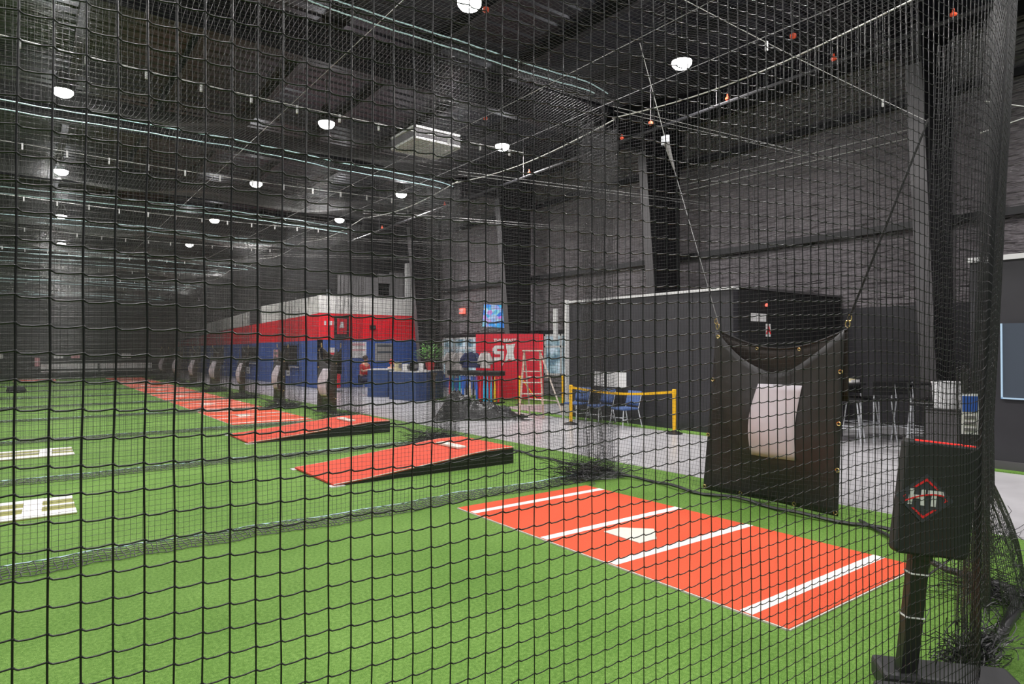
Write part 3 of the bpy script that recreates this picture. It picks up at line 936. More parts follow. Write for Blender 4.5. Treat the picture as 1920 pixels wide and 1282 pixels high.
o = copy_tree(mo); o.location = (3.11, 11.85, 0); o['label'] = 'red portable pitching mound behind the nearer one, farther from the viewer'; o['group'] = 'red pitching mounds'

# striped ground strips at the left
def make_strip():
    t = thing('ground_strip', 'x', 'strip')
    L, W = 2.6, .92
    b = MB(); b.box(-L, 0, 0, W, 0, .012); b.build('olive_base', M['olive'], t)
    for (y0, y1) in ((0, .23), (.47, .54), (.78, .92)):
        b = MB(); b.box(-L, 0, y0, y1, .012, .02); b.build('white_bar', M['white_line'], t)
    for x in (-.36, -1.6):
        b = MB(); b.prism([(x - .095, .01), (x + .065, .01), (x + .095, .91), (x - .065, .91)], .012, .024); b.build('white_block', M['white_line'], t)
    return t
st = make_strip(); st.location = (.41, 7.86, 0); st['label'] = 'white and olive striped strip on the turf at left, nearer one'; st['group'] = 'striped strips at left'
o = copy_tree(st); o.location = (.60, 12.25, 0); o['label'] = 'white and olive striped strip on the turf at left, farther one'; o['group'] = 'striped strips at left'

# ================================================================ HANGING STRIKE PADS
def make_pad():
    """hangs in the plane x=0; corners in (y,z)"""
    t = thing('hanging_pad', 'x', 'pad')
    def edge(u, top_sag):
        yl = 4.63 - 3.9; return None
    TL, TR, BL, BR = (.64, 1.88), (-.83, 1.86), (.82, .02), (-.76, .02)
    def front(u, v):      # u 0..1 from left (high y) to right, v 0 bottom .. 1 top
        yb = BL[0] + (BR[0] - BL[0]) * u; yt = TL[0] + (TR[0] - TL[0]) * u
        zt = TL[1] + (TR[1] - TL[1]) * u - .46 * (1 - abs(2 * u - 1) ** 1.6)
        y = yb + (yt - yb) * v; z = .02 + (zt - .02) * v
        x = -.05 - .09 * math.sin(PI * v) * math.sin(PI * u) ** .8 + .05 * math.sin(u * 9 + v * 3) * math.sin(PI * u) * v + .03 * math.sin(7 * v + 2 * u) * math.sin(PI * u) - .06 * (1 - abs(2 * u - 1)) * v ** 3
        x += .05 * max(0, math.sin(PI * (u + v * .5))) ** 3 * (1 - v)
        return Vector((x, y, z))
    b = MB(); b.grid(lambda u, v: front(u, v), 26, 22)
    b.build('front_sheet', M['black_fabric'], t, smooth=True, solid=.004)
    def back(u, v):
        yt = TL[0] + (TR[0] - TL[0]) * u
        zt = TL[1] + (TR[1] - TL[1]) * u - .20 * math.sin(PI * u)
        return Vector((.02 + .02 * math.sin(PI * u), yt, 1.15 + (zt - 1.15) * v))
    b = MB(); b.grid(back, 20, 6); b.build('back_sheet', M['brown_fabric'], t, smooth=True, solid=.004)
    b = MB(); b.tube([back(i / 24, 1.0) for i in range(25)], .011, 6); b.build('top_hem', M['black_fabric'], t)
    # pale strike zone following the sheet
    def zone(u, v):
        uu = .40 + .33 * u; 
        # find v on the sheet by height
        zt = TL[1] + (TR[1] - TL[1]) * uu - .46 * (1 - abs(2 * uu - 1) ** 1.6)
        z = .52 + .77 * v; vv = (z - .02) / (zt - .02)
        p = front(uu, vv)
        bend = .03 * math.sin(PI * v)
        return Vector((p.x - .012, p.y + bend * .8, z))
    b = MB(); b.grid(zone, 10, 12); b.build('strike_zone', M['zone'], t, smooth=True, solid=.002)
    for (u, v) in [(.03, .985), (.3, .0), (.7, .0), (.015, .02), (.985, .02), (.99, .5), (.99, .78), (.01, .35), (.01, .7), (.99, .25)]:
        p = front(u, min(max(v, .02), .985))
        b = MB(); b.tube([(p.x - .012, p.y + .018 * math.cos(a), p.z + .018 * math.sin(a)) for a in [2 * PI * k / 10 for k in range(10)]], .006, 5, closed=True)
        b.build('grommet', M['brass'], t)
    for u in (.33, .66):
        p = back(u, 1.0)
        b = MB(); b.tube([(p.x - .02, p.y + .014 * math.cos(a), p.z - .03 + .014 * math.sin(a)) for a in [2 * PI * k / 10 for k in range(10)]], .005, 5, closed=True)
        b.build('grommet', M['brass'], t)
    for (y, z, s) in ((TL[0], TL[1], 1), (TR[0], TR[1], -1)):
        b = MB()
        b.tube([(0, y + s * .01 + .022 * math.cos(a), z + .05 + .035 * math.sin(a)) for a in [2 * PI * k / 12 for k in range(12)]], .006, 5, closed=True)
        b.tube([(0.0, y + s * .03 + .018 * math.cos(a), z + .11 + .03 * math.sin(a)) for a in [2 * PI * k / 12 for k in range(12)]], .006, 5, closed=True)
        b.build('carabiner', M['brass'], t)
    return t
pd = make_pad(); pd.location = (6.42, 3.90, 0)
pd['label'] = 'large black hanging backstop pad with a pale strike zone behind the nearest home plate'; pd['group'] = 'hanging strike pads'
pads = [16.4, 20.4, 24.7, 29.0, 33.3, 37.6, 41.9]
for k, y in enumerate(pads):
    o = copy_tree(pd); o.location = (6.34, y, -.02); o.rotation_euler = (0, 0, random.uniform(-.12, .12)); o.scale = (1.5, .86, .92)
    o['label'] = 'black hanging strike pad, %s of the distant row before the navy wall' % ordn[k]

# ================================================================ BLACK STAND WITH HT EMBLEM
# local frame: x right, z up, y away from the viewer; turned to face the camera
st = thing('shield_stand', 'black padded square board on a post, red and white emblem, at the cage corner', 'stand', (3.735 * .91 + .014, 1.50 * .91 - .010, 0.0), -YAW)
LEAN = Matrix.Rotation(math.radians(6.7), 4, 'Y')
NEARER = Matrix.Translation((0, 0, .149)) @ Matrix.Diagonal((.91, .91, .91, 1))
def lean(o):
    o.data.transform(NEARER @ LEAN); return o
b = MB(); b.box(-.045, .045, -.03, .03, -.13, .66); lean(b.build('post', M['black_plastic'], st, bevel=.004))
b = MB(); b.box(-.055, .055, -.035, -.028, .55, .66); lean(b.build('bracket', M['black_plastic'], st))
PW0, PW1, PZ0, PZ1 = -.145, .235, .575, 1.175
pz = []
b = MB()
poly = [(PW0 - .01, PZ0 + .02), (PW0 + .01, PZ0), (PW1 - .02, PZ0 - .0), (PW1, PZ0 + .02), (PW1 + .005, PZ1), (PW0, PZ1)]
b.plate(poly, (0, -.045, 0), (1, 0, 0), (0, 0, 1), -.075)
pad = lean(b.build('padded_board', M['foam'], st, bevel=.012))
# red light strip in the open top edge
b = MB(); b.box(PW0 + .04, PW1 - .02, -.035, .015, PZ1 - .006, PZ1 + .004); lean(b.build('red_strip', M['red_glow'], st))
b = MB(); b.box(PW0 + .005, PW0 + .04, -.03, .02, PZ1 - .004, PZ1 + .006); b.box(PW1 - .02, PW1 + .0, -.03, .02, PZ1 - .004, PZ1 + .006); lean(b.build('end_cap', M['steel_grey'], st))
# emblem (in the plane of the board)
def em(poly, m, t=.0015, off=0.0, name='emblem_mark'):
    b = MB(); b.plate([(x * 1.08, z * 1.08) for x, z in poly], (-.032, -.0463 - off, .878), (1, 0, 0), (0, 0, 1), t)
    return lean(b.build(name, m, st))
D = .145
em([(0, -D * .83), (D, 0), (0, D * .83), (-D, 0)], M['logo_plate'], name='emblem_plate')
def chev(s):
    o = .0
    em([(-.062, s * .050), (0, s * .098), (.062, s * .050), (.054, s * .046), (0, s * .085), (-.048, s * .050)][::s], M['logo_red'], off=.002, name='red_chevron')
chev(1); chev(-1)
em([(.095, -.012), (.112, 0), (.095, .012), (.101, 0)], M['logo_red'], off=.002, name='red_tick')
em([(-.095, .010), (-.106, 0), (-.095, -.010), (-.098, 0)], M['logo_red'], off=.002, name='red_tick')
em([(-.082, -.035), (-.062, -.035), (-.055, .042), (-.075, .042)], M['logo_white'], off=.002, name='letter_stroke')
em([(-.02, -.035), (.0, -.035), (.0, .042), (-.02, .042)], M['logo_white'], off=.002, name='letter_stroke')
em([(-.062, -.004), (-.02, -.004), (-.02, .014), (-.062, .014)], M['logo_white'], off=.002, name='letter_stroke')
em([(.012, .022), (.092, .022), (.085, .042), (.012, .042)], M['logo_white'], off=.002, name='letter_stroke')
em([(.032, -.035), (.056, -.035), (.056, .024), (.032, .024)], M['logo_white'], off=.002, name='letter_stroke')
sw = [(-.10 + .19 * k / 12, -.022 + .045 * math.sin(k / 12 * PI * .62)) for k in range(13)]
em([(x, z - .003) for x, z in sw] + [(x, z + .004) for x, z in sw[::-1]], M['logo_red'], off=.0035, name='red_swoosh')
for zz in (.24, .47):
    b = MB(); b.box(-.05, .05, -.034, .034, zz, zz + .007); lean(b.build('cable_tie', M['white_plastic'], st))
b = MB(); b.tube([(.05, -.02, .475), (.10, -.02, .52), (.17, -.01, .575), (.2, 0, .6)], .006, 5); lean(b.build('cord', M['black_plastic'], st))
b = MB()
for k, (px_, pz_) in enumerate([(PW1 - .02, PZ0 + .01), (PW1 - .005, PZ0 + .1), (PW1 - .008, PZ0 + .2), (PW1 - .004, PZ0 + .3), (PW1 + .002, PZ0 + .45)]):
    pass
b.tube([(PW1 + .006, -.02, PZ0 + .02 + .11 * k) for k in range(6)], .007, 5)
lean(b.build('edge_cord', M['blacker'], st))
for (x, y_, hh, a) in ((-.13, -.03, .105, -.25), (-.25, -.28, .10, -.2)):
    b = MB(); b.box(0, .60, 0, .225, 0, hh)
    o = b.build('base_weight', M['foam'], st, bevel=.02, loc=(x, y_, 0)); o.rotation_euler = (0, 0, a)

# ================================================================ CORNER NOTICE
t = thing('notice_board', 'tall narrow white notice with a blue top, tied to the cage corner net', 'sign', (3.82, 1.215, 1.335), -YAW - .5)
b = MB(); b.box(-.036, .036, -.003, .003, -.105, .10); b.build('board', M['white_plastic'], t)
b = MB(); b.box(-.032, .032, -.006, -.003, .008, .088); b.build('blue_panel', M['sign_blue'], t)
for z in (-.02, -.05, -.082):
    b = MB(); b.box(-.024, .024, -.006, -.003, z - .008, z + .008); b.build('printed_line', M['sign_grey'], t)

# ================================================================ CHAIRS
def make_chair():
    t = thing('stacking_chair', 'x', 'chair')
    b = MB(); b.box(-.23, .21, -.23, .23, .41, .46); b.build('seat', M['chair_blue'], t, bevel=.02)
    def bk(u, v): return Vector((.20 + .10 * v + .03 * (1 - (2 * u - 1) ** 2), -.22 + .44 * u, .50 + .33 * v))
    b = MB(); b.grid(bk, 8, 5); b.build('backrest', M['chair_blue'], t, smooth=True, solid=.035, bevel=0)
    for s in (-1, 1):
        b = MB(); b.tube([(-.21, s * .2, .41), (-.26, s * .23, 0)], .011, 6); b.build('leg', M['chrome'], t)
        b = MB(); b.tube([(.30, s * .22, .80), (.20, s * .22, .42), (.30, s * .24, 0)], .011, 6); b.build('leg', M['chrome'], t)
        b = MB(); b.tube([(-.24, s * .215, .2), (.255, s * .23, .2)], .008, 5); b.build('stretcher', M['chrome'], t)
    b = MB(); b.tube([(-.235, -.215, .24), (-.235, .215, .24)], .008, 5); b.build('stretcher', M['chrome'], t)
    return t
ch = make_chair()
for k, (x, y, a, lb) in enumerate([(10.28, 9.62, -.12, 'blue upholstered chair against the black partition, rightmost of the three'), (10.32, 10.42, -.05, 'blue upholstered chair against the black partition, middle of the three'), (10.36, 11.25, .1, 'blue upholstered chair against the black partition, leftmost beside the yellow post')]):
    o = ch if k == 0 else copy_tree(ch)
    o.location = (x, y, -.01); o.rotation_euler = (0, 0, a); o['label'] = lb; o['group'] = 'blue chairs by the partition'; o.scale = (.95, .95, .93)

# ================================================================ STANCHIONS
def make_post():
    t = thing('crowd_post', 'x', 'post')
    b = MB(); b.lathe([(.165, 0), (.165, .015), (.10, .045), (.045, .055), (.04, .07)], n=20); b.build('base', M['black_plastic'], t, smooth=False)
    b = MB(); b.lathe([(.036, .06), (.036, .82), (.03, .84), (.03, .86)], n=14); b.build('tube', M['yellow'], t)
    b = MB(); b.lathe([(.038, .78), (.042, .785), (.042, .875), (.03, .885)], n=14); b.build('belt_head', M['yellow'], t)
    return t
pp = make_post()
for k, (x, y, lb) in enumerate([(10.27, 8.29, 'yellow crowd control post with belt, nearest the hanging pad'), (9.72, 10.73, 'yellow crowd control post between the ladder and the blue chairs'), (11.81, 15.3, 'yellow crowd control post in front of the red panel'), (12.9, 14.6, 'yellow crowd control post behind the ladder')]):
    o = pp if k == 0 else copy_tree(pp)
    o.location = (x, y, -.012); o['label'] = lb; o['group'] = 'yellow crowd control posts'
t = thing('barrier_belt', 'yellow belt sagging between two crowd control posts in front of the chairs', 'belt')
b = MB(); A_, B_ = Vector((10.27, 8.29, .82)), Vector((9.72, 10.73, .82))
pts = [A_.lerp(B_, i / 20) for i in range(21)]
for i in range(20):
    s0 = -.09 * math.sin(PI * i / 20); s1 = -.09 * math.sin(PI * (i + 1) / 20)
    p, q = pts[i], pts[i + 1]
    b.add([(p.x - .003, p.y, p.z + s0 - .025), (q.x - .003, q.y, q.z + s1 - .025), (q.x - .003, q.y, q.z + s1 + .025), (p.x - .003, p.y, p.z + s0 + .025),
           (p.x + .003, p.y, p.z + s0 - .025), (q.x + .003, q.y, q.z + s1 - .025), (q.x + .003, q.y, q.z + s1 + .025), (p.x + .003, p.y, p.z + s0 + .025)],
          [(0, 1, 2, 3), (7, 6, 5, 4), (0, 4, 5, 1), (3, 2, 6, 7)])
b.build('webbing', M['yellow'], t)
t2 = thing('barrier_belt', 'short loose yellow belt hanging from the post before the red panel', 'belt')
b = MB(); b.tube([(11.85, 15.27, .8), (11.98, 15.1, .5), (12.15, 14.95, .18)], .016, 4); b.build('webbing', M['yellow'], t2)

# ================================================================ LADDER
t = thing('step_ladder', 'paint spattered wooden step ladder standing open before the red panel', 'ladder')
fa, fb = Vector((9.42, 12.2, 0)), Vector((9.80, 11.98, 0))
ta, tb = Vector((9.93, 12.42, 1.62)), Vector((10.16, 12.22, 1.62))
fa, fb = Vector((9.46, 12.30, 0)), Vector((9.98, 12.0, 0))
ta, tb = Vector((9.88, 12.62, 1.62)), Vector((10.20, 12.40, 1.62))
ra, rb = Vector((10.32, 12.95, 0)), Vector((10.42, 11.75, 0))
def rail(a, c, name, m, w=.032):
    b = MB(); d = (c - a).normalized(); b.tube([a, c], w, 4); return b.build(name, M[m], t)
rail(fa, ta, 'rail', 'wood'); rail(fb, tb, 'rail', 'wood'); rail(ra, ta, 'rail', 'wood_white', .026); rail(rb, tb, 'rail', 'wood_white', .026)
for k in range(1, 6):
    u = k / 6 + .02
    a, c = fa.lerp(ta, u), fb.lerp(tb, u)
    b = MB(); d = (c - a).normalized(); n = Vector((-d.y, d.x, 0)) * .055
    b.add([a - n, c - n, c + n, a + n, a - n + Vector((0, 0, .022)), c - n + Vector((0, 0, .022)), c + n + Vector((0, 0, .022)), a + n + Vector((0, 0, .022))],
          [(0, 3, 2, 1), (4, 5, 6, 7), (0, 1, 5, 4), (1, 2, 6, 5), (2, 3, 7, 6), (3, 0, 4, 7)])
    b.build('step', M['wood_white'], t)
for u in (.25, .6):
    b = MB(); b.tube([ra.lerp(ta, u), rb.lerp(tb, u)], .016, 4); b.build('rear_brace', M['wood_white'], t)
b = MB(); d = (tb - ta).normalized(); n = Vector((-d.y, d.x, 0)) * .09
a, c = ta - d * .05, tb + d * .06
b.add([a - n, c - n, c + n, a + n, a - n + Vector((0, 0, .03)), c - n + Vector((0, 0, .03)), c + n + Vector((0, 0, .03)), a + n + Vector((0, 0, .03))],
      [(0, 3, 2, 1), (4, 5, 6, 7), (0, 1, 5, 4), (1, 2, 6, 5), (2, 3, 7, 6), (3, 0, 4, 7)])
b.build('top_cap', M['wood_white'], t)

# ================================================================ RED PANEL
pa, pb_ = Vector((11.86, 17.75, 0)), Vector((13.25, 16.20, 0))
ux = (pb_ - pa).normalized(); W_ = (pb_ - pa).length
nrm = Vector((ux.y, -ux.x, 0))   # toward the viewer
t = thing('display_panel', 'tall crimson display panel with white lettering and emblem near the windows', 'panel', (pa.x, pa.y, 0), math.atan2(ux.y, ux.x))
b = MB(); b.box(0, W_ + .02, 0, .12, 0.05, 2.18); b.build('board', M['red_panel'], t)
b = MB(); b.box(W_ + .02, W_ + .16, .0, .13, 0.05, 2.17); b.build('side_return', M['red'], t)
put_text('THE BEAST', .135, M['logo_white'], t, (.98, -.012, 1.96), (1, 0, 0), (0, 0, 1), bold=.004, squash=1.15)
# emblem: wide S joined to a flared X-like figure
def pp_(poly, name='emblem_mark'):
    b = MB(); b.plate([(x * .40, z * .38) for x, z in poly], (.97, -.006, 1.50), (1, 0, 0), (0, 0, 1), .006); b.build(name, M['logo_white'], t)
pp_([(-1, .55), (-.78, .8), (-.05, .8), (-.05, .5), (-.62, .5), (-.62, .3), (-.05, .3), (-.05, -.1), (-.05, -.35), (-.2, -.55), (-1.05, -.55), (-.9, -.25), (-.35, -.25), (-.35, .02), (-.8, .02), (-1, .2)])
pp_([(.12, .9), (.42, .85), (.9, .95), (.78, .55), (.74, .15), (.82, -.3), (1.1, -.6), (.6, -.45), (.35, -.4), (-.02, -.7), (.1, -.2), (.22, .2), (.14, .55)])
pp_([(-.2, -.75), (-.05, -.68), (-.2, -1.0), (-.32, -.95)])

# TV
t = thing('wall_screen', 'lit television with a blue and magenta picture, high above the red panel', 'television', (14.3, 20.1, 2.95), -.82)
b = MB(); b.box(-.48, .48, 0, .06, -.47, .47); b.build('housing', M['black_plastic'], t)
b = MB(); b.box(-.45, .45, -.006, 0, -.44, .44); b.build('display', M['screen'], t)
b = MB(); b.box(-.1, .6, .06, .4, -.05, .05); b.build('wall_bracket', M['steel_dark'], t)
t.rotation_euler = (math.radians(-8), math.radians(4), -.62)
t = thing('exit_sign', 'small lit red exit sign on the outer wall', 'sign', (XW - .09, 23.4, 3.32), -PI / 2)
b = MB(); b.box(-.2, .2, -.03, .05, -.12, .12); b.build('case', M['exit'], t)
put_text('EXIT', .17, M['logo_white'], t, (0, -.034, 0), (1, 0, 0), (0, 0, 1), bold=.004)

# papers on the partition
for k, (ya, yb, lb) in enumerate([(10.74, 11.08, 'white paper sheet on the black partition, left one'), (10.05, 10.66, 'white paper sheet on the black partition, right and wider one')]):
    b = MB(); b.box(10.785, 10.793, ya, yb, .80, 1.14)
    tag(b.build('notice_sheet', M['paper']), lb, 'paper')

# small plaques on the dark return wall
for (x, z, w, h_, m, nm, lb) in [(11.62, 2.30, .52, .16, 'paper', 'notice_sheet', 'pair of small white notices on the black wall above the hanging pad'), (11.96, 2.05, .16, .26, 'paper', 'equipment_sign', 'tiny white sign with a red letter A on the black wall')]:
    b = MB(); b.box(x - w / 2, x + w / 2, 7.275, 7.288, z - h_ / 2, z + h_ / 2)
    o = tag(b.build(nm, M[m]), lb, 'sign')
    if nm == 'equipment_sign':
        put_text('A', .24, M['logo_red'], o, (x, 7.272, z), (1, 0, 0), (0, 0, 1), bold=.004)
t = thing('alarm_lamp', 'tiny red lamp above the notices on the black wall', 'lamp', (11.9, 7.27, 2.56))
b = MB(); b.lathe([(.03, -.03), (.04, 0), (.02, .03)], n=8); b.build('bulb', M['exit'], t)

# ================================================================ COUNTERS
def counter(poly, zt, lb, m='blue_counter', top='trim_white'):
    t = thing('counter', lb, 'counter')
    b = MB(); b.prism(poly, -.012, zt - .03); b.build('front_panel', M[m], t)
    cx = sum(p[0] for p in poly) / len(poly); cy_ = sum(p[1] for p in poly) / len(poly)
    b = MB(); b.prism([(cx + (x - cx) * 1.03, cy_ + (y - cy_) * 1.03) for x, y in poly], zt - .03, zt); b.build('counter_top', M[top], t)
    return t
counter([(9.60, 21.25), (10.13, 20.75), (10.75, 21.35), (10.2, 21.9)], .97, 'navy reception counter with a white top, behind its larger neighbour, seated person behind')
counter([(9.78, 19.9), (10.02, 18.45), (10.55, 18.6), (10.35, 20.1)], .95, 'navy reception counter end nearest the lanes, shelves of goods on it')
counter([(10.57, 18.55), (11.45, 19.15), (11.3, 19.85), (10.45, 19.3)], .97, 'navy reception counter wing below the leafy plant')
b = MB(); b.prism([(10.3, 21.0), (10.62, 20.75), (10.85, 21.0), (10.55, 21.3)], -.012, .82)
tag(b.build('dark_cabinet', M['blacker']), 'narrow black cabinet between the two navy counters', 'cabinet')
t = thing('plant_stand', 'slim brown post standing in front of the counter wing', 'stand', (10.6, 18.35, -.012))
b = MB(); b.lathe([(.09, 0), (.09, .03), (.05, .08), (.05, .78), (.09, .84), (.11, .88), (.11, .92)], n=12); b.build('post', M['brown'], t)
t.location = (10.6, 18.33, -.012)

# goods on the counter
for k, (x, y, w, h_, m, lb) in enumerate([(9.95, 19.6, .22, .30, 'cream', 'cream box of goods on the counter beside the seated teal person'), (10.02, 19.15, .2, .24, 'paper', 'white printed box on the counter'), (10.2, 18.95, .24, .3, 'black_plastic', 'small black card reader standing on the counter'), (10.35, 18.72, .08, .26, 'white_plastic', 'thin white stand on the counter corner')]):
    t = thing('counter_box', lb, 'box', (x, y, .95), .5)
    b = MB(); b.box(-w / 2, w / 2, -.08, .08, 0, h_); b.build('carton', M[m], t, bevel=.006)
    b = MB(); b.box(-w / 2 + .02, w / 2 - .02, -.086, -.0805, h_ * .3, h_ * .75); b.build('label_band', M['sign_grey'], t)

# leafy plant with red pot
t = thing('potted_plant', 'leafy green plant in a red pot on the counter wing', 'plant', (11.05, 19.35, .97))
b = MB(); b.lathe([(.11, 0), (.15, .12), (.17, .26), (.155, .27)], n=14); b.build('pot', M['red_cloth'], t)
b = MB()
for k in range(150):
    a = random.uniform(0, 2 * PI); r = random.uniform(.0, .45); z = .35 + random.uniform(0, .6) * (1 - r * .6)
    c = Vector((r * math.cos(a), r * math.sin(a), z)); d = Vector((math.cos(a), math.sin(a), random.uniform(-.2, .9))).normalized()
    s = d.cross(Vector((0, 0, 1)));
    if s.length < .01: s = Vector((1, 0, 0))
    s.normalize(); l = random.uniform(.13, .24); w = l * .24
    b.add([c - s * .003, c + d * l * .5 - s * w, c + d * l + Vector((0, 0, -.02)), c + d * l * .5 + s * w], [(0, 1, 2, 3)])
o = b.build('foliage', M['leaf'], t); o['kind'] = 'stuff'
b = MB()
for k in range(6):
    a = k * 1.05; b.tube([(0, 0, .2), (.12 * math.cos(a), .12 * math.sin(a), .55), (.28 * math.cos(a), .28 * math.sin(a), .85)], .008, 5)
b.build('stems', M['brown'], t)

# ---------------------------------------------------------------- people
def skin_mesh(name, nodes, edges, m, parent, sub=1):
    me = bpy.data.meshes.new(name)
    me.from_pydata([n[0] for n in nodes], edges, [])
    o = bpy.data.objects.new(name, me); COL.objects.link(o)
    md = o.modifiers.new('skin', 'SKIN')
    for i, n in enumerate(nodes):
        sv = me.skin_vertices[0].data[i]
        r = n[1]; sv.radius = (r, r) if not isinstance(r, tuple) else r
        sv.use_root = (i == 0)
    s = o.modifiers.new('sub', 'SUBSURF'); s.levels = sub; s.render_levels = sub
    dg = bpy.context.evaluated_depsgraph_get()
    nm = bpy.data.meshes.new_from_object(o.evaluated_get(dg))
    o.modifiers.clear(); o.data = nm
    nm.materials.clear(); nm.materials.append(m)
    nm.polygons.foreach_set('use_smooth', [True] * len(nm.polygons))
    if parent: o.parent = parent
    return o

def person(loc, rz, lb, shirt, hat=None):
    t = thing('person', lb, 'person', loc, rz)
    # seated figure, faces -Y locally; seat height .58
    N = [((0, .05, .62), .15), ((0, .04, .78), .135), ((0, .0, .98), .15), ((0, -.02, 1.12), .12), ((0, -.03, 1.2), .055), ((0, -.05, 1.27), .06), ((0, -.055, 1.34), .088), ((0, -.05, 1.42), .06),
         ((.19, -.02, 1.10), .06), ((.23, -.06, .88), .05), ((.16, -.3, .93), .036), ((.13, -.38, .95), .028),
         ((-.19, -.02, 1.10), .06), ((-.23, -.06, .88), .05), ((-.14, -.28, .93), .036), ((-.1, -.36, .95), .028),
         ((.1, .02, .6), .10), ((.13, -.36, .6), .075), ((.13, -.38, .18), .05), ((.13, -.46, .05), .045),
         ((-.1, .02, .6), .10), ((-.13, -.36, .6), .075), ((-.13, -.38, .18), .05), ((-.13, -.46, .05), .045)]
    E = [(0, 1), (1, 2), (2, 3), (3, 4), (4, 5), (5, 6), (6, 7), (3, 8), (8, 9), (9, 10), (10, 11), (3, 12), (12, 13), (13, 14), (14, 15), (0, 16), (16, 17), (17, 18), (18, 19), (0, 20), (20, 21), (21, 22), (22, 23)]
    skin_mesh('body', N, E, M['skin'], t)
    S = [((0, .05, .62), .165), ((0, .04, .78), .15), ((0, .0, .98), .165), ((0, -.02, 1.12), .13), ((.19, -.02, 1.10), .075), ((.225, -.05, .93), .062), ((-.19, -.02, 1.10), .075), ((-.225, -.05, .93), .062)]
    skin_mesh('shirt', S, [(0, 1), (1, 2), (2, 3), (3, 4), (4, 5), (3, 6), (6, 7)], shirt, t)
    T = [((0, .05, .6), .155), ((.1, .02, .6), .115), ((.13, -.36, .6), .085), ((.13, -.38, .2), .06), ((-.1, .02, .6), .115), ((-.13, -.36, .6), .085), ((-.13, -.38, .2), .06)]
    skin_mesh('trousers', T, [(0, 1), (1, 2), (2, 3), (0, 4), (4, 5), (5, 6)], M['navy_cloth'], t)
    b = MB(); b.lathe([(.085, -.03), (.098, .03), (.088, .09), (.05, .125), (.01, .135)], (0, -.035, 1.335), 12); b.build('hair' if not hat else 'cap', hat or M['hair'], t, smooth=True)
    for s in (-1, 1):
        b = MB(); b.lathe([(.002, -.008), (.009, 0), (.002, .008)], (s * .03, -.143, 1.345), 6); b.build('eye', M['blacker'], t)
    b = MB(); b.tube([(0, -.14, 1.345), (0, -.165, 1.315), (0, -.145, 1.305)], .011, 5); b.build('nose', M['skin'], t)
    b = MB(); b.tube([(-.022, -.14, 1.283), (0, -.147, 1.281), (.022, -.14, 1.283)], .005, 4); b.build('mouth', M['red_cloth'], t)
    for s in (-1, 1):
        hand = [((s * .115 + .015 * (1 if s > 0 else 0), -.37, .95), .024)]
        for f in range(4):
            b = MB(); x = s * .12 - .024 + f * .016; b.tube([(x, -.39, .95), (x, -.43 - .01 * (f in (1, 2)), .955), (x, -.46 - .012 * (f in (1, 2)), .94)], [.009, .008, .006], 5); b.build('finger', M['skin'], t)
        b = MB(); b.tube([(s * .12 - s * .02, -.37, .955), (s * .12 - s * .045, -.40, .96), (s * .12 - s * .05, -.425, .95)], [.010, .009, .007], 5); b.build('thumb', M['skin'], t)
    return t
person((9.95, 22.3, -.012), .5, 'person in a red shirt sitting behind the counter, dark hair, arms on the top', M['red_cloth'])
person((10.75, 21.75, -.012 - .15), .3, 'person in a teal shirt and red cap bent behind the counter', M['teal'], M['red_cloth'])
for (x, y, lb) in ((9.95, 22.35, 'black stool under the person in red'), (10.75, 21.8, 'black stool under the person in teal')):
    t = thing('counter_stool', lb, 'stool', (x, y, -.012), 0)
    b = MB(); b.lathe([(.15, .40), (.16, .42), (.15, .44)], n=12); b.build('seat', M['black_plastic'], t)
    b = MB(); b.lathe([(.16, 0), (.03, .02), (.025, .40)], n=12); b.build('pedestal', M['chrome'], t)

# red-white banner stand at the corner of the painted block and posters
t = thing('banner_stand', 'red and white upright banner at the corner of the navy wall', 'banner', (9.7, 24.6, -.012), .45)
b = MB(); b.box(-.30, .02, 0, .02, .12, 1.75); b.build('printed_sheet', M['paper'], t)
for k, (z, hh) in enumerate(((.12, .25), (.55, .14), (.9, .3), (1.38, .18))):
    b = MB(); b.box(-.29, .01, -.006, -.001, z, z + hh); b.build('red_print', M['red'], t)
b = MB(); b.box(.03, .34, -.02, .0, .15, .98); b.build('red_sheet', M['red'], t)
b = MB(); b.box(-.32, .36, -.1, .12, 0, .04); b.build('foot', M['steel_grey'], t)
for (x, w, z0, z1, m, lb) in ((11.75, .38, 1.30, 2.0, 'paper', 'white poster on the navy wall behind the counter, left one'), (13.0, .45, 1.15, 1.95, 'sign_grey', 'pale framed poster on the navy wall behind the counter, right one')):
    t = thing('wall_poster', lb, 'poster', (x, 26.98, 0))
    b = MB(); b.box(-w, w, 0, .02, z0, z1); b.build('sheet', M['paper'] if m == 'paper' else M['grey_panel'], t)
    b = MB(); b.box(-w * .8, w * .8, -.008, -.001, z0 + .45 * (z1 - z0), z0 + .55 * (z1 - z0)); b.box(-w * .8, w * .8, -.008, -.001, z1 - .16, z1 - .06)
    b.build('printed_band', M['pink_paper'] if m == 'paper' else M['bluepanel'], t)
t = thing('wall_unit', 'small dark box on the red band above the counter', 'box', (12.4, 26.95, 2.66)); b = MB(); b.box(-.12, .12, -.12, 0.03, -.09, .09); b.build('case', M['black_plastic'], t); b = MB(); b.box(-.1, .1, -.125, -.121, -.03, .03); b.build('grille', M['steel_grey'], t)
t = thing('framed_jersey', 'dark framed red picture with white marks on the red band', 'picture', (10.95, 26.96, 2.66)); b = MB(); b.box(-.33, .33, -.04, .0, -.5, .48); b.build('frame', M['black_plastic'], t)
b = MB(); b.box(-.22, .22, -.05, -.041, -.32, .36); b.build('picture', M['red_panel'], t); b = MB(); b.plate([(-.1, -.1), (.1, -.1), (.06, .16), (-.06, .16)], (0, -.056, .05), (1, 0, 0), (0, 0, 1), .004); b.build('white_mark', M['logo_white'], t)
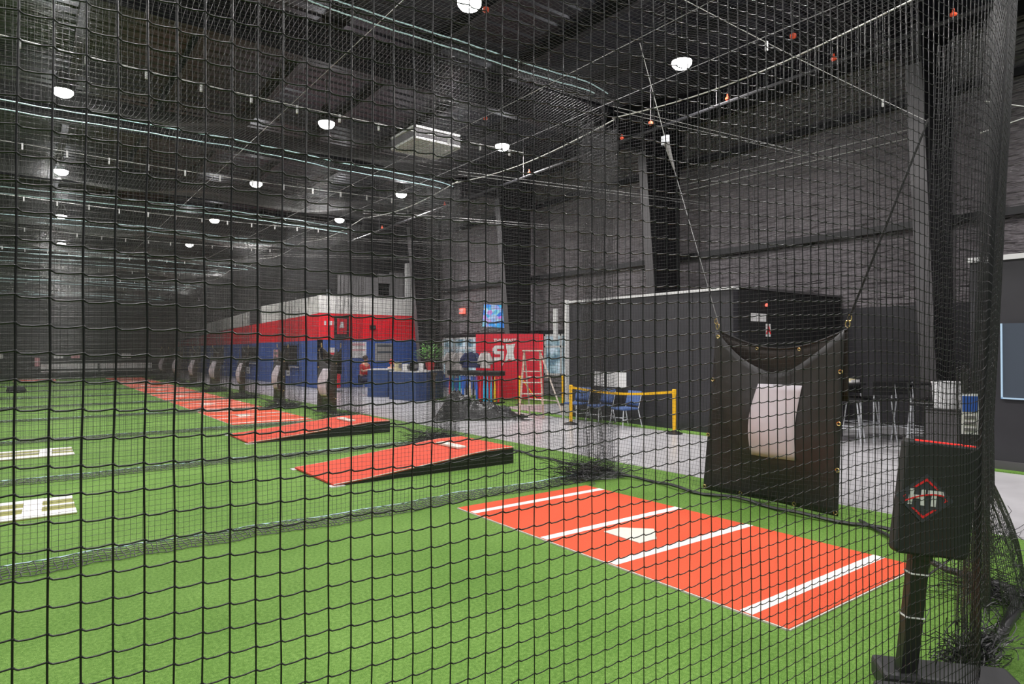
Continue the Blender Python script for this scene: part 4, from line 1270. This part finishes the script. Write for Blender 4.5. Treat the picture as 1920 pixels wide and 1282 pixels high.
for (x, w) in ((10.22, .08), (10.48, .12), (10.68, .14)):
    b = MB(); b.box(x - w / 2, x + w / 2, 26.96, 26.985, 2.72, 2.9); tag(b.build('small_plaque', M['paper']), 'small white plaque left of the framed picture on the red band, %s' % {.08: 'the narrow leftmost', .12: 'the middle one', .14: 'the rightmost'}[w], 'plaque', 'white plaques on the red band')
for k, (y, z, w, h_, m, lb) in enumerate([(32.9, 1.35, .8, .62, 'pink_paper', 'pink and white notice on the navy corridor wall'), (31.0, .62, .5, .4, 'paper', 'white notice with dark print low on the navy corridor wall'), (38.0, .5, .7, .35, 'paper', 'white box lid leaning low on the corridor wall'), (44.5, .9, .6, .4, 'paper', 'far white notice on the corridor wall')]):
    t = thing('wall_notice', lb, 'notice', (9.935, y, z))
    b = MB(); b.box(0, .02, -w / 2, w / 2, -h_ / 2, h_ / 2); b.build('sheet', M[m], t)
    b = MB(); b.box(-.006, -.001, -w * .35, w * .35, h_ * .1, h_ * .3); b.box(-.006, -.001, -w * .35, w * .35, -h_ * .3, -h_ * .1); b.build('printed_band', M['sign_grey'], t)

# ================================================================ JERSEY RACK AND BATS
def at_px(px, depth):
    """ground point on the viewing ray of column px at a forward distance"""
    x = (px - 960) / 1206.6 * depth
    return Vector((x * math.cos(YAW) + depth * math.sin(YAW), -x * math.sin(YAW) + depth * math.cos(YAW), 0))
A_ = at_px(845, 21.0); B_ = at_px(925, 20.0)
rx = (B_ - A_).normalized(); LR = (B_ - A_).length
t = thing('clothes_rail', 'dark display rail holding jerseys beside the red panel', 'rail', (A_.x, A_.y, -.012), math.atan2(rx.y, rx.x))
b = MB(); b.tube([(0, 0, 0), (0, 0, 1.62), (LR, 0, 1.62), (LR, 0, 0)], .015, 6); b.build('frame', M['steel_dark'], t)
b = MB(); b.box(-.05, LR + .35, -.14, .16, .86, 1.02); b.build('bat_shelf', M['black_plastic'], t, bevel=.03)
b = MB(); b.box(-.05, LR + .3, -.2, .2, 0, .06); b.build('base_board', M['blacker'], t)
def jersey(x, m, lb, w=.30, h_=.62, rot=0.15, z=1.60):
    p = A_ + rx * x
    t = thing('hanging_jersey', lb, 'jersey', (p.x, p.y, z - .012), math.atan2(rx.y, rx.x) + rot)
    def f(side):
        def g(u, v):
            ww = w * (.55 + .45 * (1 - v) ** .4 if v < .8 else .55 + .45 * (1 - v) ** .4 )
            ww = w * (1.0 - .45 * max(0, v - .75) / .25)
            x = (u - .5) * 2 * ww
            return Vector((x, side * (.035 + .015 * math.sin(u * 14)) * math.sin(PI * min(1, u * .98 + .01)) , -h_ + h_ * v - .05 * abs(u - .5) * 2 * (v > .9)))
        return g
    b = MB(); b.grid(f(-1), 12, 8); b.grid(f(1), 12, 8); b.build('torso', M[m], t, smooth=True)
    for s in (-1, 1):
        b = MB(); b.tube([(s * w * .55, 0, -.04), (s * w * .95, 0, -.22), (s * w * 1.08, 0, -.38)], [.05, .075, .08], 8); b.build('sleeve', M[m], t, smooth=True)
    b = MB(); b.tube([(-w * .5, 0, -.02), (0, 0, .03), (w * .5, 0, -.02)], .008, 5); b.tube([(0, 0, .03), (0, 0, .07)], .005, 4); b.build('clothes_hanger', M['steel'], t)
jersey(.05, 'grey_cloth', 'pale grey jersey at the left end of the rail', h_=.85, w=.25)
jersey(.42, 'grey_cloth', 'pale grey jersey next to the navy one', rot=.5, w=.25)
jersey(.85, 'navy_cloth', 'navy jersey in the middle of the rail', w=.33, h_=.5)
jersey(1.42, 'grey_cloth', 'pale jersey with open sides at the right end of the rail by the red panel', w=.22, h_=.5, rot=-.1)
bats = ['bat_red', 'bat_teal', 'bat_blue', 'bat_teal', 'bat_blue', 'bat_black', 'bat_cream', 'bat_black', 'bat_blue', 'bat_red', 'bat_cyan', 'bat_cyan', 'bat_cyan', 'bat_yellow', 'bat_red']
for k, m in enumerate(bats):
    p = A_ + rx * (.05 + k * (LR + .22) / 14) + Vector((-rx.y, rx.x, 0)) * -.1
    t = thing('baseball_bat', '%s bat in the rack below the jerseys, %s from the left' % (m.split('_')[1], (ordn + ['eleventh', 'twelfth', 'thirteenth', 'fourteenth', 'fifteenth'])[k]), 'bat', (p.x, p.y, .048), 0, 'bats in the rack')
    b = MB(); b.lathe([(.030, 0), (.034, .02), (.034, .38), (.026, .5), (.013, .66), (.012, .82)], n=10); b.build('barrel', M[m], t, smooth=True)
    b = MB(); b.lathe([(.012, .78), (.022, .80), (.022, .815), (.01, .82)], n=8); b.build('knob', M['black_plastic'], t)

# ================================================================ BLACK SHEETING PILE
t = thing('plastic_sheeting', 'crumpled heap of glossy black plastic sheeting on the concrete by the ladder', 'sheeting', (8.82, 12.98, -.012), -.62)
def heap(u, v):
    x = -1.15 + 2.3 * u; y = -.55 + 1.1 * v
    e = max(0, 1 - abs(2 * v - 1) ** 2.2) * max(0, 1 - abs(2 * u - 1) ** 4)
    hh = (.55 * math.exp(-((x + .75) / .40) ** 2) + .26 * math.exp(-((x - .1) / .6) ** 2) + .10)
    n = noise.noise(Vector((x * 3.2, y * 3.2, 1))) + .5 * abs(noise.noise(Vector((x * 8, y * 8, 4))))
    ridge = abs(noise.noise(Vector((x * 4 + y * 5, x * 2 - y * 3, 8))))
    return Vector((x + .05 * n, y + .06 * n, max(.0, e * (hh + .14 * n + .12 * ridge))))
b = MB(); b.grid(heap, 70, 36); b.build('crumpled_sheet', M['tarp'], t)
b = MB(); b.box(-1.16, -1.11, -.05, 0.0, 0, .72); b.build('prop_post', M['steel_grey'], t)
t = thing('floor_board', 'pale flat board lying in front of the black sheeting', 'board', (9.15, 12.35, -.012), -.62)
b = MB(); b.box(-.65, .65, -.07, .07, 0, .03); b.build('plank', M['trim_white'], t, bevel=.004)
b = MB(); b.box(-.6, .6, -.075, -.071, .005, .02); b.build('edge_strip', M['steel_grey'], t)

# ================================================================ SEATING AREA BEHIND THE OPENING
def make_table():
    t = thing('high_table', 'x', 'table')
    b = MB(); b.lathe([(.40, 1.02), (.42, 1.03), (.42, 1.05), (.41, 1.06)], n=24); b.build('table_top', M['black_plastic'], t)
    b = MB(); b.lathe([(.035, .03), (.035, 1.02)], n=10); b.build('pedestal', M['steel_grey'], t)
    b = MB(); b.lathe([(.28, 0), (.28, .02), (.06, .045)], n=20); b.build('base', M['steel_grey'], t)
    return t
def make_stool():
    t = thing('bar_stool', 'x', 'stool')
    b = MB(); b.box(-.2, .2, -.2, .2, .73, .79); b.build('seat', M['black_plastic'], t, bevel=.02)
    def bk(u, v): return Vector((-.2 + .4 * u, .19 + .03 * v, .85 + .25 * v))
    b = MB(); b.grid(bk, 4, 3); b.build('backrest', M['black_plastic'], t, solid=.03)
    for sx in (-1, 1):
        b = MB(); b.tube([(sx * .16, -.16, .74), (sx * .23, -.23, 0)], .012, 6); b.build('leg', M['chrome'], t)
        b = MB(); b.tube([(sx * .18, .21, 1.08), (sx * .17, .17, .74), (sx * .23, .24, 0)], .012, 6); b.build('leg', M['chrome'], t)
    for a, c in (((-.21, -.21), (.21, -.21)), ((-.21, .21), (.21, .21)), ((-.21, -.21), (-.21, .21)), ((.21, -.21), (.21, .21))):
        b = MB(); b.tube([(a[0], a[1], .28), (c[0], c[1], .28)], .010, 5); b.build('footrest', M['chrome'], t)
    return t
tb0 = make_table(); sb0 = make_stool()
for k, (x, y, lb) in enumerate([(12.2, 5.95, 'round black high table just right of the hanging pad'), (13.3, 5.2, 'round black high table in the middle of the seating area'), (12.7, 4.2, 'round black high table at the right end of the seating area')]):
    o = tb0 if k == 0 else copy_tree(tb0); o.location = (x, y, -.012); o['label'] = lb; o['group'] = 'black high tables'
sp = [(11.75, 5.6, .3, 'left of the first high table'), (12.5, 5.45, 2.6, 'between the first and middle high tables'), (12.9, 5.9, 1.2, 'behind the middle high table'), (12.75, 4.95, -.5, 'in front of the middle high table'),
      (13.75, 4.75, 2.0, 'at the far side of the middle high table'), (12.15, 4.55, .4, 'left of the right high table'), (12.35, 3.75, -.2, 'nearest the notice at the cage corner'), (13.3, 4.1, 1.7, 'behind the right high table')]
for k, (x, y, a, lb) in enumerate(sp):
    o = sb0 if k == 0 else copy_tree(sb0); o.location = (x, y, -.012); o.rotation_euler = (0, 0, a); o['label'] = 'chrome bar stool with black seat %s' % lb; o['group'] = 'chrome bar stools'
# things on the tables
for k, (x, y, m, lb) in enumerate([(12.1, 6.0, 'cream', 'yellow tray of goods on the first high table'), (12.35, 5.85, 'paper', 'white tray on the first high table')]):
    t = thing('serving_tray', lb, 'tray', (x, y, 1.048)); b = MB(); b.box(-.16, .16, -.1, .1, 0, .02); b.box(-.16, .16, -.1, -.09, .02, .05); b.box(-.16, .16, .09, .1, .02, .05); b.build('tray', M[m], t)
    b = MB(); b.box(-.12, -.02, -.06, .05, .02, .07); b.box(.02, .13, -.05, .06, .02, .06); b.build('contents', M['cream'], t)
t = thing('service_cabinet', 'black cabinet under a white bin beside the opening', 'cabinet', (11.55, 3.95, -.012), .0)
b = MB(); b.box(-.28, .28, -.25, .25, 0, .76); b.build('body', M['black_plastic'], t, bevel=.01)
b = MB(); b.box(-.286, -.281, -.23, .23, .06, .72); b.build('door', M['steel_grey'], t)
t = thing('white_bin', 'white round bin standing on the black cabinet by the opening', 'bin', (11.55, 3.95, .748))
b = MB(); b.lathe([(.21, 0), (.23, .38), (.24, .385), (.24, .41), (.22, .41)], n=20); b.build('bin_body', M['white_plastic'], t)
t = thing('wall_print', 'small white and pink print on the dark wall above the white bin', 'sign', (XW - .05, 5.35, 1.37), -PI / 2)
b = MB(); b.box(-.2, .2, 0, .01, -.2, .2); b.build('sheet', M['black_plastic'], t)
put_text('DR', .17, M['pink_paper'], t, (0, -.006, .08), (1, 0, 0), (0, 0, 1), bold=.006); put_text('BB', .12, M['pink_paper'], t, (0, -.006, -.09), (1, 0, 0), (0, 0, 1), bold=.004)

# ================================================================ FAR BENCHES AND SMALL WALL SIGNS
def make_bench():
    t = thing('bleacher_bench', 'x', 'bench')
    b = MB(); b.box(-1.35, 1.35, -.02, .02, .55, .86); b.build('back_board', M['trim_white'], t)
    b = MB(); b.box(-1.35, 1.35, -.4, -.1, .40, .44); b.build('seat', M['trim_white'], t)
    for x in (-1.2, 0, 1.2):
        b = MB(); b.tube([(x, .0, .86), (x, .02, 0)], .025, 5); b.tube([(x, -.35, .4), (x, -.38, 0)], .02, 5); b.build('leg', M['steel_grey'], t)
    return t
bn = make_bench(); bn.location = (1.95, 45.0, 0); bn['label'] = 'white bench against the far black wall, left one'; bn['group'] = 'white benches at the far wall'; bn.rotation_euler = (0, 0, 0)
o = copy_tree(bn); o.location = (4.75, 45.0, 0); o['label'] = 'white bench against the far black wall, right one'
for k, (px, w) in enumerate(((0, .3), (70, .25), (110, .45), (142, .45), (237, .5))):
    x = 46.45 * math.tan(YAW + math.atan((px - 960) / 1206.6))
    b = MB(); b.box(x - w / 2, x + w / 2, 46.46, 46.48, 1.15 if k != 1 else .7, 1.42 if k != 1 else 1.2)
    tag(b.build('far_notice', M['paper'] if k not in (1, 3) else M['pink_paper']), 'tiny pale notice on the far black wall, %s from the left' % ordn[k], 'notice', 'notices on the far wall')
t = thing('equipment_bag', 'dark bag lying on the turf far to the left', 'bag', (-.35, 31.5, 0), .3)
b = MB(); b.lathe([(.28, 0), (.33, .08), (.28, .2), (.1, .25)], n=12); b.build('bag_body', M['blacker'], t, smooth=True)
b = MB(); b.tube([(-.12, 0, .22), (0, 0, .34), (.12, 0, .22)], .015, 5); b.build('handle', M['blacker'], t)
